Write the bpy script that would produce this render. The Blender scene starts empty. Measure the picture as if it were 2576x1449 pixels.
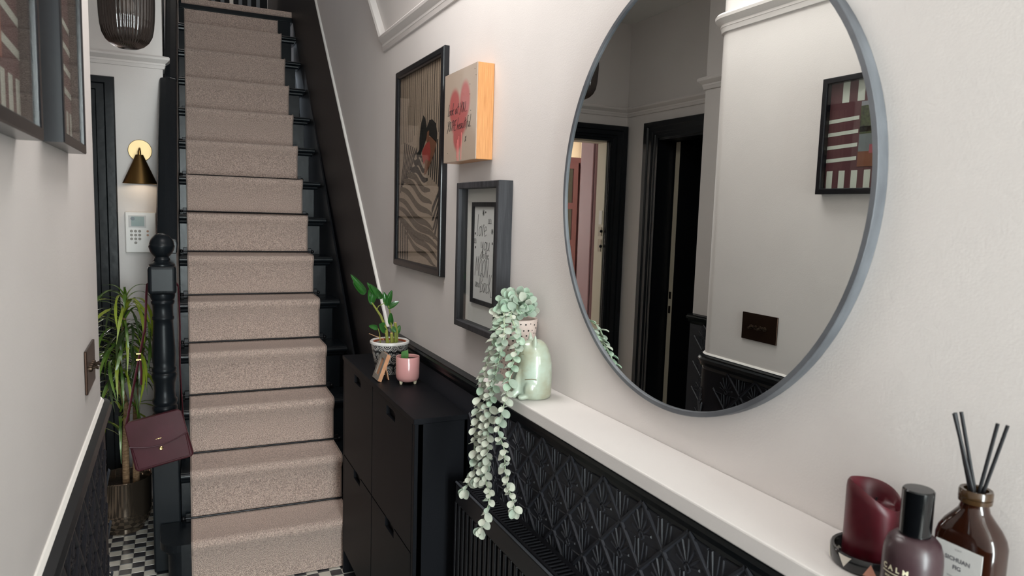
import bpy, bmesh, math, random
from mathutils import Vector, Matrix
random.seed(7)
R_ = math.radians
scene = bpy.context.scene
col = scene.collection
# ------------------------------------------------------------------ camera
CAM_H = 1.66
YAW, PITCH, ROLL, FPX = R_(25.659), R_(-6.0484), R_(1.7499), 1769.8
F_ = Vector((math.sin(YAW)*math.cos(PITCH), math.cos(YAW)*math.cos(PITCH), math.sin(PITCH)))
R0 = Vector((math.cos(YAW), -math.sin(YAW), 0)); U0 = R0.cross(F_)
CR = math.cos(ROLL)*R0 + math.sin(ROLL)*U0
CU = -math.sin(ROLL)*R0 + math.cos(ROLL)*U0
camd = bpy.data.cameras.new('camera'); cam = bpy.data.objects.new('camera', camd); col.objects.link(cam)
camd.sensor_width = 36; camd.lens = FPX/2576*36; camd.clip_start = .02
cam.matrix_world = Matrix(((CR.x, CU.x, -F_.x, 0), (CR.y, CU.y, -F_.y, 0), (CR.z, CU.z, -F_.z, CAM_H), (0, 0, 0, 1)))
camd.dof.use_dof = True; camd.dof.focus_distance = 2.6; camd.dof.aperture_fstop = 9.0
scene.camera = cam
CP = Vector((0, 0, CAM_H))
def ray(px, py): return CR*((px-1288)/FPX) + CU*(-(py-724.5)/FPX) + F_
def AX(px, py, x): r = ray(px, py); return CP + r*((x)/r.x)
def AY(px, py, y): r = ray(px, py); return CP + r*((y)/r.y)
def AZ(px, py, z): r = ray(px, py); return CP + r*((z-CAM_H)/r.z)
# ------------------------------------------------------------------ world, lights, exposure
w = bpy.data.worlds.new('sky'); scene.world = w; w.use_nodes = True
bg = w.node_tree.nodes['Background']; bg.inputs[0].default_value = (.78, .88, 1, 1); bg.inputs[1].default_value = 1.2
def area(name, loc, rot, sx, sy, power, color=(1, 1, 1)):
    l = bpy.data.lights.new(name, 'AREA'); l.shape = 'RECTANGLE'; l.size = sx; l.size_y = sy; l.energy = power; l.color = color
    o = bpy.data.objects.new(name, l); col.objects.link(o); o.location = loc; o.rotation_euler = rot; return o
area('front_door_daylight', (.33, -2.73, 1.52), (R_(90), 0, 0), .86, 2.5, 225, (.95, .98, 1))          # daylight outside the glazed front door
area('kitchen_daylight', (-1.6, 7.9, 2.0), (R_(-90), 0, 0), 2.2, 1.6, 170, (1, .98, .94))               # daylight outside the kitchen window
area('landing_daylight', (.42, 6.9, 5.55), (0, 0, 0), .7, 1.0, 12, (1, .93, .84))                       # rooflight over the landing
area('added_ceiling_fill', (.28, 1.95, 2.985), (0, 0, 0), .6, .9, 12.5, (1, .985, .975))                      # added overhead fill light, no such lamp in view
vs = scene.view_settings
vs.view_transform = 'Standard'; vs.look = 'None'; vs.exposure = 0.3; vs.gamma = 1; vs.use_curve_mapping = False
# ------------------------------------------------------------------ helpers
def lin(h):
    if isinstance(h, str):
        h = h.lstrip('#'); c = [int(h[i:i+2], 16)/255 for i in (0, 2, 4)]
    else: c = h
    return tuple((x/12.92 if x <= .04045 else ((x+.055)/1.055)**2.4) for x in c) + (1,)
def mat(name, colr, rough=.5, metal=0., bump=None, var=None, coat=0., spec=.5, trans=0., sss=0., stretch=None, ior=1.45, emit=None):
    m = bpy.data.materials.new(name); m.use_nodes = True
    nt = m.node_tree; N = nt.nodes; L = nt.links; b = N['Principled BSDF']
    c = lin(colr); b.inputs['Base Color'].default_value = c
    b.inputs['Roughness'].default_value = rough; b.inputs['Metallic'].default_value = metal
    b.inputs['Coat Weight'].default_value = coat; b.inputs['Coat Roughness'].default_value = .08
    b.inputs['Specular IOR Level'].default_value = spec; b.inputs['Transmission Weight'].default_value = trans; b.inputs['IOR'].default_value = ior
    if sss: b.inputs['Subsurface Weight'].default_value = sss; b.inputs['Subsurface Radius'].default_value = (.01, .003, .003)
    if emit: b.inputs['Emission Color'].default_value = lin(emit[0]); b.inputs['Emission Strength'].default_value = emit[1]
    if bump or var:
        tc = N.new('ShaderNodeTexCoord'); mp = N.new('ShaderNodeMapping'); L.new(tc.outputs['Object'], mp.inputs[0])
        if stretch: mp.inputs['Scale'].default_value = stretch
    if bump:
        n = N.new('ShaderNodeTexNoise'); n.inputs['Scale'].default_value = bump[0]; n.inputs['Detail'].default_value = 4
        L.new(mp.outputs[0], n.inputs['Vector'])
        bp = N.new('ShaderNodeBump'); bp.inputs['Strength'].default_value = bump[1]; bp.inputs['Distance'].default_value = bump[2] if len(bump) > 2 else .003
        L.new(n.outputs['Fac'], bp.inputs['Height']); L.new(bp.outputs[0], b.inputs['Normal'])
    if var:
        n = N.new('ShaderNodeTexNoise'); n.inputs['Scale'].default_value = var[0]; n.inputs['Detail'].default_value = 5
        L.new(mp.outputs[0], n.inputs['Vector'])
        cr = N.new('ShaderNodeValToRGB'); cr.color_ramp.elements[0].position = .35; cr.color_ramp.elements[1].position = .65
        c2 = lin(var[1]); cr.color_ramp.elements[0].color = c; cr.color_ramp.elements[1].color = c2
        L.new(n.outputs['Fac'], cr.inputs[0]); L.new(cr.outputs[0], b.inputs['Base Color'])
    return m
def glassmat(name, tint, glossy=.08):
    m = bpy.data.materials.new(name); m.use_nodes = True; nt = m.node_tree; N = nt.nodes; L = nt.links
    N.remove(N['Principled BSDF']); out = N['Material Output']
    t = N.new('ShaderNodeBsdfTransparent'); t.inputs[0].default_value = lin(tint)
    g = N.new('ShaderNodeBsdfGlossy'); g.inputs['Roughness'].default_value = .015
    lw = N.new('ShaderNodeLayerWeight'); lw.inputs[0].default_value = .5
    pw = N.new('ShaderNodeMath'); pw.operation = 'POWER'; pw.inputs[1].default_value = 5
    mm = N.new('ShaderNodeMath'); mm.operation = 'MULTIPLY_ADD'; mm.inputs[1].default_value = .7; mm.inputs[2].default_value = glossy
    L.new(lw.outputs['Facing'], pw.inputs[0])
    mx = N.new('ShaderNodeMixShader')
    L.new(pw.outputs[0], mm.inputs[0]); L.new(mm.outputs[0], mx.inputs[0]); L.new(t.outputs[0], mx.inputs[1]); L.new(g.outputs[0], mx.inputs[2]); L.new(mx.outputs[0], out.inputs[0])
    return m

class MB:
    """collects shapes for ONE mesh object"""
    def __init__(s): s.v = []; s.f = []; s.m = []
    def add(s, vs, fs, mi=0):
        o = len(s.v); s.v += [tuple(v) for v in vs]; s.f += [tuple(i+o for i in f) for f in fs]; s.m += [mi]*len(fs); return s
    def box(s, x0, x1, y0, y1, z0, z1, M=None, mi=0):
        vs = [Vector((x, y, z)) for x in (x0, x1) for y in (y0, y1) for z in (z0, z1)]
        if M: vs = [M @ v for v in vs]
        return s.add(vs, [(0, 1, 3, 2), (4, 6, 7, 5), (0, 4, 5, 1), (2, 3, 7, 6), (0, 2, 6, 4), (1, 5, 7, 3)], mi)
    def prism(s, poly, h0, h1, fn, mi=0):
        """poly: list of 2D points, extruded from h0 to h1; fn(a,b,h)->xyz"""
        n = len(poly)
        vs = [fn(a, b, h0) for a, b in poly] + [fn(a, b, h1) for a, b in poly]
        fs = [tuple(range(n-1, -1, -1)), tuple(range(n, 2*n))] + [(i, (i+1) % n, n+(i+1) % n, n+i) for i in range(n)]
        return s.add(vs, fs, mi)
    def loft(s, loops, closed=True, cap=False, wrap=False, mi=0):
        n = len(loops[0]); vs = [p for l in loops for p in l]; fs = []
        K = len(loops)
        for k in range(K if wrap else K-1):
            k2 = (k+1) % K
            for i in range(n if closed else n-1):
                j = (i+1) % n; fs.append((k*n+i, k*n+j, k2*n+j, k2*n+i))
        if cap: fs += [tuple(range(n-1, -1, -1)), tuple(range((K-1)*n, K*n))]
        return s.add(vs, fs, mi)
    def lathe(s, prof, c=(0, 0, 0), seg=32, sx=1, sy=1, M=None, mi=0):
        loops = []
        for r, z in prof:
            l = []
            for i in range(seg):
                a = 2*math.pi*i/seg; p = Vector((r*math.cos(a)*sx, r*math.sin(a)*sy, z))
                l.append((M @ p) if M else p+Vector(c))
            loops.append(l)
        return s.loft(loops, True, True, mi=mi)
    def tube(s, pts, r, seg=8, flat=1., mi=0, cap=True):
        pts = [Vector(p) for p in pts]; loops = []; K = len(pts); up = Vector((0, 0, 1))
        for i, p in enumerate(pts):
            d = (pts[min(i+1, K-1)]-pts[max(i-1, 0)])
            if d.length < 1e-9: d = Vector((0, 0, 1))
            d.normalize()
            if i == 0:
                a = d.orthogonal().normalized() if abs(d.z) > .95 else d.cross(up).normalized()
            else:
                a = (a - d*a.dot(d))
                a = a.normalized() if a.length > 1e-6 else d.orthogonal().normalized()
            b = d.cross(a); rr = r[i] if isinstance(r, (list, tuple)) else r
            loops.append([p + a*rr*math.cos(2*math.pi*k/seg) + b*rr*flat*math.sin(2*math.pi*k/seg) for k in range(seg)])
        return s.loft(loops, True, cap, mi=mi)
    def ball(s, c, r, seg=16, rings=10, sc=(1, 1, 1), M=None, mi=0):
        loops = []
        for k in range(1, rings):
            t = math.pi*k/rings
            l = [Vector((r*math.sin(t)*math.cos(2*math.pi*i/seg)*sc[0], r*math.sin(t)*math.sin(2*math.pi*i/seg)*sc[1], -r*math.cos(t)*sc[2])) for i in range(seg)]
            loops.append([(M @ p if M else p)+Vector(c) for p in l])
        return s.loft(loops, True, True, mi=mi)
    def sweep(s, path, prof, fn, closed=False, mi=0):
        """path: 2D points; prof: (d,h) pairs, d = offset to the left of the path, h = out of plane; fn(a,b,h)"""
        n = len(path); P = [Vector(p) for p in path]; loops = []
        for i in range(n):
            def nrm(a, b): d = (b-a).normalized(); return Vector((-d.y, d.x))
            if closed: n1 = nrm(P[i-1], P[i]); n2 = nrm(P[i], P[(i+1) % n])
            else:
                n1 = nrm(P[i-1], P[i]) if i else nrm(P[0], P[1]); n2 = nrm(P[i], P[i+1]) if i < n-1 else n1
            m = (n1+n2); m = m/ max(.2, (m.length_squared/2))
            loops.append([fn(P[i].x+m.x*d, P[i].y+m.y*d, h) for d, h in prof])
        return s.loft(loops, True, not closed, closed, mi)
    def build(s, name, mats, parent=None, smooth=False, bevel=0, loc=None, rot=None, segs=2, angle=.6):
        me = bpy.data.meshes.new(name); base = Vector(loc) if loc is not None else (parent.location.copy() if (parent and not parent.get('_local')) else Vector((0, 0, 0)))
        if parent and parent.parent and loc is None and not parent.get('_local'): base = base + parent.parent.location
        if rot is not None or loc is not None: base2 = Vector((0, 0, 0))
        else: base2 = base
        me.from_pydata([tuple(Vector(v)-base2) for v in s.v], [], s.f)
        if not isinstance(mats, (list, tuple)): mats = [mats]
        for m in mats: me.materials.append(m)
        for p, i in zip(me.polygons, s.m): p.material_index = i
        bm = bmesh.new(); bm.from_mesh(me); bmesh.ops.recalc_face_normals(bm, faces=bm.faces); bm.to_mesh(me); bm.free()
        if smooth:
            me.shade_smooth(); me.set_sharp_from_angle(angle=angle)
        o = bpy.data.objects.new(name, me); col.objects.link(o)
        if parent: o.parent = parent
        if loc is not None: o.location = loc
        if rot is not None: o.rotation_euler = rot
        if bevel:
            md = o.modifiers.new('bevel', 'BEVEL'); md.width = bevel; md.segments = segs; md.limit_method = 'ANGLE'; md.angle_limit = .6; md.harden_normals = False
        return o
def tag(o, label, cat, group=None, kind=None):
    o['label'] = label; o['category'] = cat
    if group: o['group'] = group
    if kind: o['kind'] = kind
    return o
def struct(o, label, cat): return tag(o, label, cat, None, 'structure')
def thing(name, label, cat, loc, group=None, rotz=0):
    o = bpy.data.objects.new(name, None); col.objects.link(o); o.location = loc; o.rotation_euler = (0, 0, rotz); o.empty_display_size = .05
    return tag(o, label, cat, group)
def inst(name, me, parent, loc=(0, 0, 0), rot=(0, 0, 0), scale=(1, 1, 1), M=None):
    o = bpy.data.objects.new(name, me); col.objects.link(o); o.parent = parent
    if M is not None: o.matrix_basis = M
    else: o.location = loc; o.rotation_euler = rot; o.scale = scale
    return o
XY = lambda a, b, h: (a, b, h)
YZ = lambda a, b, h: (h, a, b)          # polygon in (y,z), extruded in x
XZ = lambda a, b, h: (a, h, b)
def arc(cx, cy, r, a0, a1, n): return [(cx+r*math.cos(R_(a0+(a1-a0)*i/n)), cy+r*math.sin(R_(a0+(a1-a0)*i/n))) for i in range(n+1)]
def text_verts(s, size, align='CENTER', bold=0.):
    cu = bpy.data.curves.new('lettering', 'FONT'); cu.body = s; cu.size = size; cu.align_x = align; cu.resolution_u = 3; cu.offset = bold
    o = bpy.data.objects.new('lettering', cu); col.objects.link(o)
    me = bpy.data.meshes.new_from_object(o.evaluated_get(bpy.context.evaluated_depsgraph_get()))
    vs = [v.co.copy() for v in me.vertices]; fs = [tuple(p.vertices) for p in me.polygons]
    bpy.data.objects.remove(o); bpy.data.curves.remove(cu); bpy.data.meshes.remove(me)
    return vs, fs
# handwriting strokes: each letter = list of polylines on a grid (x, y), advance width
HAND = {
 'l': ([[(.1,1.1),(.05,0),(.2,.05)]], .3), 'o': ([[(.2,.5),(.05,.35),(.05,.1),(.2,0),(.38,.15),(.35,.42),(.2,.5),(.45,.45)]], .45),
 'k': ([[(.1,1.1),(.05,0)],[(.38,.55),(.06,.25),(.42,0)]], .48), 'a': ([[(.38,.5),(.15,.5),(.02,.2),(.15,0),(.35,.3),(.38,.5),(.36,.08),(.48,.02)]], .5),
 't': ([[(.2,.95),(.15,.1),(.3,0)],[(0,.6),(.4,.66)]], .4), 'Y': ([[(0,.95),(.2,.5)],[(.45,1),(.1,-.15)]], .45), 'U': ([[(0,.9),(.05,.1),(.25,0),(.42,.3),(.42,.9)]], .5),
 'O': ([[(.25,.9),(.05,.6),(.08,.1),(.28,0),(.45,.4),(.4,.8),(.25,.9)]], .5), "'": ([[(.08,1),(.04,.75)]], .15), 'R': ([[(.05,0),(.1,.95),(.4,.85),(.35,.5),(.08,.45),(.45,0)]], .5),
 'E': ([[(.4,.95),(.08,.9),(.05,0),(.4,.02)],[(.07,.48),(.34,.5)]], .48), 'b': ([[(.12,1.1),(.05,.05),(.3,0),(.4,.25),(.3,.45),(.08,.3)]], .46),
 'e': ([[(.05,.25),(.35,.32),(.3,.5),(.12,.48),(.03,.2),(.15,0),(.42,.1)]], .44), 'u': ([[(.05,.5),(.05,.1),(.2,0),(.36,.2),(.38,.5),(.38,.05),(.48,0)]], .5),
 'i': ([[(.08,.5),(.08,.05),(.2,.02)],[(.1,.72),(.12,.76)]], .24), 'f': ([[(.4,1),(.25,1.05),(.16,.8),(.1,-.2)],[(0,.5),(.35,.55)]], .36), '.': ([[(.05,0),(.08,.03)]], .2),
 'x': ([[(0,.6),(.3,0)],[(.34,.62),(0,-.05)]], .4), 'v': ([[(0,.55),(.15,0),(.32,.6),(.42,.55)]], .42), 'y': ([[(.03,.5),(.08,.15),(.25,.12),(.36,.5)],[(.36,.5),(.3,-.4),(.12,-.55),(.02,-.35),(.45,.1)]], .5),
 'h': ([[(.12,1.05),(.05,0),(.12,.35),(.28,.45),(.33,.05),(.42,.02)]], .44), 'M': ([[(0,0),(.12,1),(.28,.25),(.48,1.02),(.55,0)]], .62), 'n': ([[(.05,.5),(.05,0),(.12,.4),(.3,.48),(.33,.05),(.42,.02)]], .45),
 'd': ([[(.35,.42),(.12,.45),(.03,.15),(.18,0),(.36,.2),(.4,1.05),(.38,.05),(.48,.02)]], .5), 'B': ([[(.08,0),(.12,1),(.4,.9),(.38,.6),(.12,.52),(.45,.4),(.4,.05),(.02,-.02)]], .52),
 'c': ([[(.36,.45),(.15,.48),(.03,.2),(.15,0),(.4,.12)]], .42), 'K': ([[(.08,1),(.05,0)],[(.42,1),(.08,.42),(.5,-.15),(.62,-.1)]], .55), 'm': ([[(.03,.5),(.03,0),(.1,.4),(.24,.45),(.26,0),(.34,.42),(.48,.42),(.5,.03)]], .58),
 'N': ([[(0,0),(.06,.95),(.36,0),(.42,1)]], .5), ' ': ([], .35)}
def handwriting(mb, s, x, y, size, rad, fn, slant=.15, squeeze=1.):
    for ch in s:
        st, adv = HAND[ch]
        for pl in st:
            pts = [fn(x+(a+slant*b)*size*squeeze, y+b*size) for a, b in pl]
            mb.tube(pts, rad, 4)
        x += adv*size*squeeze
    return x
# ------------------------------------------------------------------ materials
WALLP = mat('wall_paint', '#dcd6d3', .62, bump=(260, .16, .002), var=(3, '#d8d2cf'))
WHITE = mat('white_paint', '#e2ded9', .45, bump=(60, .05))
CEIL = mat('ceiling_paint', '#e6e4e1', .8)
BLACK = mat('black_satin_paint', '#111317', .36, bump=(38, .18, .002), var=(30, '#15171b'), spec=.35)
BLACKW = mat('wainscot_black_lit', '#33343a', .42, bump=(90, .15, .001), spec=.45)  # wainscot black, lightened in colour where its relief catches the light
BLACKG = mat('black_gloss_paint', '#12161a', .27, bump=(22, .22, .003), spec=.3)
CABM = mat('black_lacquer', '#141519', .5, bump=(120, .05, .001), spec=.12)
BLACKL = mat('wainscot_black_shaded', '#15151a', .45, bump=(60, .2, .002), spec=.2)  # darker copy of the wainscot black, shade put into its colour
BLACKN = mat('black_newel_paint', '#14181c', .33, bump=(30, .12, .002), spec=.22)
RADM = mat('radiator_enamel', '#1a1a1e', .36, spec=.4)
CREAM = mat('cream_paint', '#cfc6b2', .5)
GROUT = None
def checker_mat(name, p, x0, y0, ca, cb, g):
    m = bpy.data.materials.new(name); m.use_nodes = True; nt = m.node_tree; N = nt.nodes; L = nt.links; b = N['Principled BSDF']
    tc = N.new('ShaderNodeTexCoord'); sp = N.new('ShaderNodeSeparateXYZ'); L.new(tc.outputs['Object'], sp.inputs[0])
    def ma(op, a, bb):
        n = N.new('ShaderNodeMath'); n.operation = op
        for i, q in enumerate((a, bb)):
            if q is None: continue
            if isinstance(q, (int, float)): n.inputs[i].default_value = q
            else: L.new(q, n.inputs[i])
        return n.outputs[0]
    ux = ma('DIVIDE', ma('SUBTRACT', sp.outputs[0], x0), p); uy = ma('DIVIDE', ma('SUBTRACT', sp.outputs[1], y0), p)
    fl = ma('ADD', ma('FLOOR', ux, None), ma('FLOOR', uy, None)); par = ma('GREATER_THAN', ma('FRACT', ma('MULTIPLY', fl, .5), None), .25)
    mx = N.new('ShaderNodeMix'); mx.data_type = 'RGBA'; L.new(par, mx.inputs[0]); mx.inputs[6].default_value = lin(ca); mx.inputs[7].default_value = lin(cb)
    fx = ma('FRACT', ux, None); fy = ma('FRACT', uy, None)
    gx = ma('LESS_THAN', fx, .045); gy = ma('LESS_THAN', fy, .045); gg = ma('MAXIMUM', gx, gy)
    m2 = N.new('ShaderNodeMix'); m2.data_type = 'RGBA'; L.new(gg, m2.inputs[0]); L.new(mx.outputs[2], m2.inputs[6]); m2.inputs[7].default_value = lin(g)
    L.new(m2.outputs[2], b.inputs['Base Color']); b.inputs['Roughness'].default_value = .3
    return m
TP, TX0, TY0 = .0512, -.155, 3.175
FLOORM = checker_mat('checker_floor', TP, TX0, TY0, '#d8d5cc', '#3a3a3e', '#a8a49b')
TILEW = mat('white_floor_tile', '#d8d4ca', .3, bump=(30, .05), var=(12, '#cdc8bc'))
TILEB = mat('dark_floor_tile', '#38383c', .28, bump=(30, .08), var=(12, '#45454a'))
# ------------------------------------------------------------------ floor and ceilings
XW, XL, YB, YS, SLOPE = .88, -.19, -2.6, 4.35, 1.0243
fl = MB().box(-2.9, 1.0, YB-.15, 8.0, -.12, -.003).build('floor', FLOORM)
struct(fl, 'checkered hall floor of small black and white square tiles', 'floor')
def tile_me(n, m):
    h = TP*.478; z = .003
    mb = MB().add([(-h, -h, 0), (h, -h, 0), (h, h, 0), (-h, h, 0), (-h+.0012, -h+.0012, z), (h-.0012, -h+.0012, z), (h-.0012, h-.0012, z), (-h+.0012, h-.0012, z)],
             [(4, 5, 6, 7), (0, 1, 5, 4), (1, 2, 6, 5), (2, 3, 7, 6), (3, 0, 4, 7)])
    o = mb.build(n, m); me = o.data; bpy.data.objects.remove(o); return me
tw, tb = tile_me('floor_tile', TILEW), tile_me('floor_tile', TILEB)
cells = []
for i in range(-10, 20):
    for j in range(-6, 26):
        x, y = TX0+(i+.5)*TP, TY0+(j+.5)*TP
        if (-.46 < x < -.09 and 3.2 < y < 4.32) or (.12 < x < .67 and 3.0 < y < 3.17): cells.append((i, j, x, y))
for i, j, x, y in cells[:300]:
    inst('floor_tile', tb if (i+j) % 2 else tw, fl, (x, y, -.003+random.uniform(-.0003, .0003)), (0, 0, random.choice((0, 1, 2, 3))*math.pi/2))
ce = MB().box(-2.2, -.045, YB-.15, 4.45, 3.03, 3.15).box(-.045, 1.0, YB-.15, 3.55, 3.03, 3.15).build('ceiling', CEIL)
struct(ce, 'plain off-white hall ceiling seen in the mirror', 'ceiling')
c2 = MB().box(-.15, 1.0, 3.5, 6.35, 5.6, 5.7).box(-.15, .07, 6.35, 7.45, 5.6, 5.7).box(.77, 1., 6.35, 7.45, 5.6, 5.7).box(-.15, 1., 7.45, 7.7, 5.6, 5.7).build('ceiling_landing', CEIL)
struct(c2, 'ceiling above the stairwell with rooflight', 'ceiling')
# ------------------------------------------------------------------ embossed wainscot motif (diamond lattice with a fan)
PW = PH = .148
def motif_me(half=False):
    mb = MB()
    def bar(a, b, w, h):
        a = Vector(a); b = Vector(b); d = (b-a).normalized(); n = Vector((-d.y, d.x)); q = w/2; q2 = w*.22
        e = d*w*.25
        p = [a-n*q, a+n*q, b+n*q, b-n*q, a+e-n*q2, a+e+n*q2, b-e+n*q2, b-e-n*q2]
        mb.add([(v.x, v.y, 0) for v in p[:4]]+[(v.x, v.y, h) for v in p[4:]], [(4, 5, 6, 7), (0, 1, 5, 4), (1, 2, 6, 5), (2, 3, 7, 6), (3, 0, 4, 7)])
    A, B = PW/2, PH/2
    bar((-A, 0), (0, -B), .012, .0048); bar((A, 0), (0, -B), .012, .0048)
    for k, (ang, l) in enumerate(() if half else ((14, .036), (42, .046), (68, .056), (90, .06), (112, .056), (138, .046), (166, .036))):
        c, s = math.cos(R_(ang)), math.sin(R_(ang)); bar((c*.010, .002+s*.010), (c*l, .002+s*l), .0062, .003)
    d = .009
    for a, b in (() if half else (((0, d), (d, 0)), ((d, 0), (0, -d)), ((0, -d), (-d, 0)), ((-d, 0), (0, d)))): bar(a, b, .005, .003)
    for s in (-1, 1):
        bar((s*.010, -.010), (s*.004, -B*.86), .005, .0028)
        bar((s*.020, -.012), (s*.058, -.010), .005, .0026); bar((s*.020, -.012), (s*.020, -.048), .005, .0026); bar((s*.024, -.046), (s*.056, -.014), .004, .0022)
    o = mb.build('embossed_motif', BLACKW); me = o.data; bpy.data.objects.remove(o); return me
MOTIF = motif_me(); MOTIF_TOP = motif_me(True)
MOTIF_L = MOTIF.copy(); MOTIF_L.materials[0] = BLACKL; MOTIF_LT = MOTIF_TOP.copy(); MOTIF_LT.materials[0] = BLACKL
def motifs(parent, y0, y1, ztop, zbot, M_of, phase=1.151, me=None, mt=None):
    k0 = math.ceil((y0-phase)/(PW/2)); k1 = math.floor((y1-phase)/(PW/2))
    for k in range(k0, k1+1):
        y = phase+k*PW/2
        if k % 2: inst('embossed_motif', mt or MOTIF_TOP, parent, M=M_of(y, .997+PH/2))
        for r in range(0, 8):
            z = .997-r*PH - (PH/2 if k % 2 else 0)
            if z < zbot: continue
            inst('embossed_motif', me or MOTIF, parent, M=M_of(y, z))
# ------------------------------------------------------------------ mouldings
DADO = [(0, 0), (.008, 0), (.011, .012), (.017, .016), (.017, .026), (.024, .031), (.026, .042), (.020, .049), (.022, .054), (.0, .06)]     # (out, up)
PICR = [(0, 0), (.008, 0), (.012, .016), (.014, .018), (.014, .028), (.024, .036), (.034, .046), (.036, .056), (.030, .064), (0, .064)]
# right wall
wr = MB().box(XW, 1.02, YB-.15, 7.7, -.02, 5.7).build('wall_right', WALLP)
struct(wr, 'long pale greige hall wall carrying the mirror, pictures and shelf', 'wall')
zs = lambda y: 1.03*y-2.10                                  # top line of the black dado that climbs beside the stairs
wp = MB().prism([(YB, 0), (3.13, 0), (3.13, 1.066), (YB, 1.066)], .872, XW, YZ).build('wainscot_panel', BLACKW, wr)
motifs(wp, .35, 2.06, 1.06, .5, lambda y, z: Matrix(((0, 0, -1, .872), (-1, 0, 0, y), (0, 1, 0, z), (0, 0, 0, 1))))
MB().prism([(3.13, 0), (6.03, 3.19), (7.6, 3.19), (7.6, zs(6.02)), (6.02, zs(6.02)), (3.13, zs(3.13))], .868, XW, YZ).build('stair_dado_panel', BLACKL, wr)
MB().sweep([(3.128, zs(3.128)), (6.02, zs(6.02)), (7.6, zs(6.02))], [(-.001, .867), (-.001, XW), (.006, XW), (.005, .870)], YZ).build('dado_edge_strip', WHITE, wr)
yzr = lambda a, b, h: (XW-h, a, b)
MB().sweep([(YB, 1.062), (3.125, 1.062)], [(u, o) for o, u in DADO], yzr).build('dado_rail', BLACKG, wr, True, angle=.5)
MB().sweep([(YB, 2.376), (3.25, 2.376), (5.7, 2.376+1.03*2.45)], [(u, o) for o, u in PICR], yzr).build('picture_rail', WALLP, wr, True, angle=.5)
# left wall with rounded end, then the recess for the inner doors
AR = arc(-.27, 2.15, .08, 0, 90, 8)
wl = MB().prism([(XL, YB-.15)] + AR + [(-1.38, 2.23), (-1.38, YB-.15)], -.02, 3.03, XY).build('wall_left', WALLP, None, True, angle=.4)
struct(wl, 'pale hall wall with a rounded end beside the framed pictures', 'wall')
XYZ0 = lambda z0: (lambda a, b, h: (a, b, z0+h))
negd = lambda prof: [(-o, u) for o, u in prof]
PL2 = [(XL, YB)] + AR + [(-.281, 2.23)]
MB().sweep(PL2, negd(DADO), XYZ0(1.062)).build('dado_rail', BLACKG, wl, True, angle=.5)
MB().sweep(PL2, [(0, 0), (-.008, 0), (-.003, .006), (0, .006)], XYZ0(1.1215)).build('dado_edge_strip', WHITE, wl)  # paint edge, with the wall bulge's highlight put into its white
MB().sweep(PL2, negd(PICR), XYZ0(2.376)).build('picture_rail', WALLP, wl, True, angle=.5)
wpl = MB().sweep(PL2, [(0, 0), (-.008, 0), (-.008, 1.066), (0, 1.066)], XYZ0(0)).build('wainscot_panel', BLACKL, wl, True, angle=.4)
motifs(wpl, 1.35, 2.11, 1.06, .5, lambda y, z: Matrix(((0, 0, 1, XL+.008), (1, 0, 0, y), (0, 1, 0, z), (0, 0, 0, 1))), me=MOTIF_L, mt=MOTIF_LT)
for k, a in enumerate((28, 75)):
    for r in range(5):
        z = .997-r*PH-(PH/2 if k == 0 else 0); c, s = math.cos(R_(a)), math.sin(R_(a))
        inst('embossed_motif', MOTIF, wpl, M=Matrix(((-s, 0, c, -.27+.088*c), (c, 0, s, 2.15+.088*s), (0, 1, 0, z), (0, 0, 0, 1))) @ Matrix.Diagonal((.42, 1, 1, 1)))
# pier and the wall with the second door
PX = -.95
wpi = MB().box(-1.37, PX, 2.231, 3.165, -.02, 3.03).build('wall_pier', WALLP)
struct(wpi, 'narrow pale pier with embossed black wainscot, seen in the mirror', 'wall')
PP = [(PX, 2.232), (PX, 3.165), (-1.24, 3.165)]
MB().sweep(PP, negd(DADO), XYZ0(1.062)).build('dado_rail', BLACKG, wpi, True, angle=.5)
MB().sweep(PP, negd(PICR), XYZ0(2.376)).build('picture_rail', WALLP, wpi, True, angle=.5)
wpp = MB().sweep(PP, [(0, 0), (-.008, 0), (-.008, 1.066), (0, 1.066)], XYZ0(0)).build('wainscot_panel', BLACKW, wpi)
motifs(wpp, 2.85, 3.13, 1.06, .2, lambda y, z: Matrix(((0, 0, 1, PX+.008), (1, 0, 0, y), (0, 1, 0, z), (0, 0, 0, 1))), 3.06)
tr = MB().box(-.315, -.284, 2.231, 2.256, 0, 2.30).build('trim_1', WALLP)
struct(tr, 'slim pale upright trim behind the rounded wall end', 'trim')
XD = -1.25
D2A, D2B, DT = 3.26, 3.96, 2.2
wd = MB().box(XD-.12, XD, 3.165, D2A, -.02, 3.03).box(XD-.12, XD, D2B, YS, -.02, 3.03).box(XD-.12, XD, D2A, D2B, DT, 3.03).build('wall_inner', WALLP)
struct(wd, 'shaded pale wall with a black door frame, seen in the mirror', 'wall')
MB().sweep([(XD, 3.2), (XD, YS-.001)], negd(PICR), XYZ0(2.376)).build('picture_rail', WALLP, wd, True, angle=.5)
ARCH = [(-.002, 0), (-.002, .014), (.022, .014), (.026, .020), (.045, .020), (.05, .030), (.085, .030), (.092, .040), (.13, .040), (.135, .032), (.135, 0)]
def architrave(name, parent, u0, u1, zt, fn):
    mb = MB(); loops = []
    for d, h in ARCH: loops.append([fn(u0-d, 0, h), fn(u0-d, zt+d*.8, h), fn(u1+d, zt+d*.8, h), fn(u1+d, 0, h)])
    mb.loft(loops, False); return mb.build(name, BLACKG, parent)
architrave('door_frame', wd, D2A+.0, D2B, DT, lambda u, z, h: (XD+h, u, z))
MB().box(XD-.14, XD+.004, D2B-.002, D2B+.0, 0, DT).box(XD-.14, XD+.004, D2A, D2A+.015, 0, DT).box(XD-.14, XD+.004, D2A, D2B, DT-.015, DT).build('door_lining', BLACK, wd)
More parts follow.
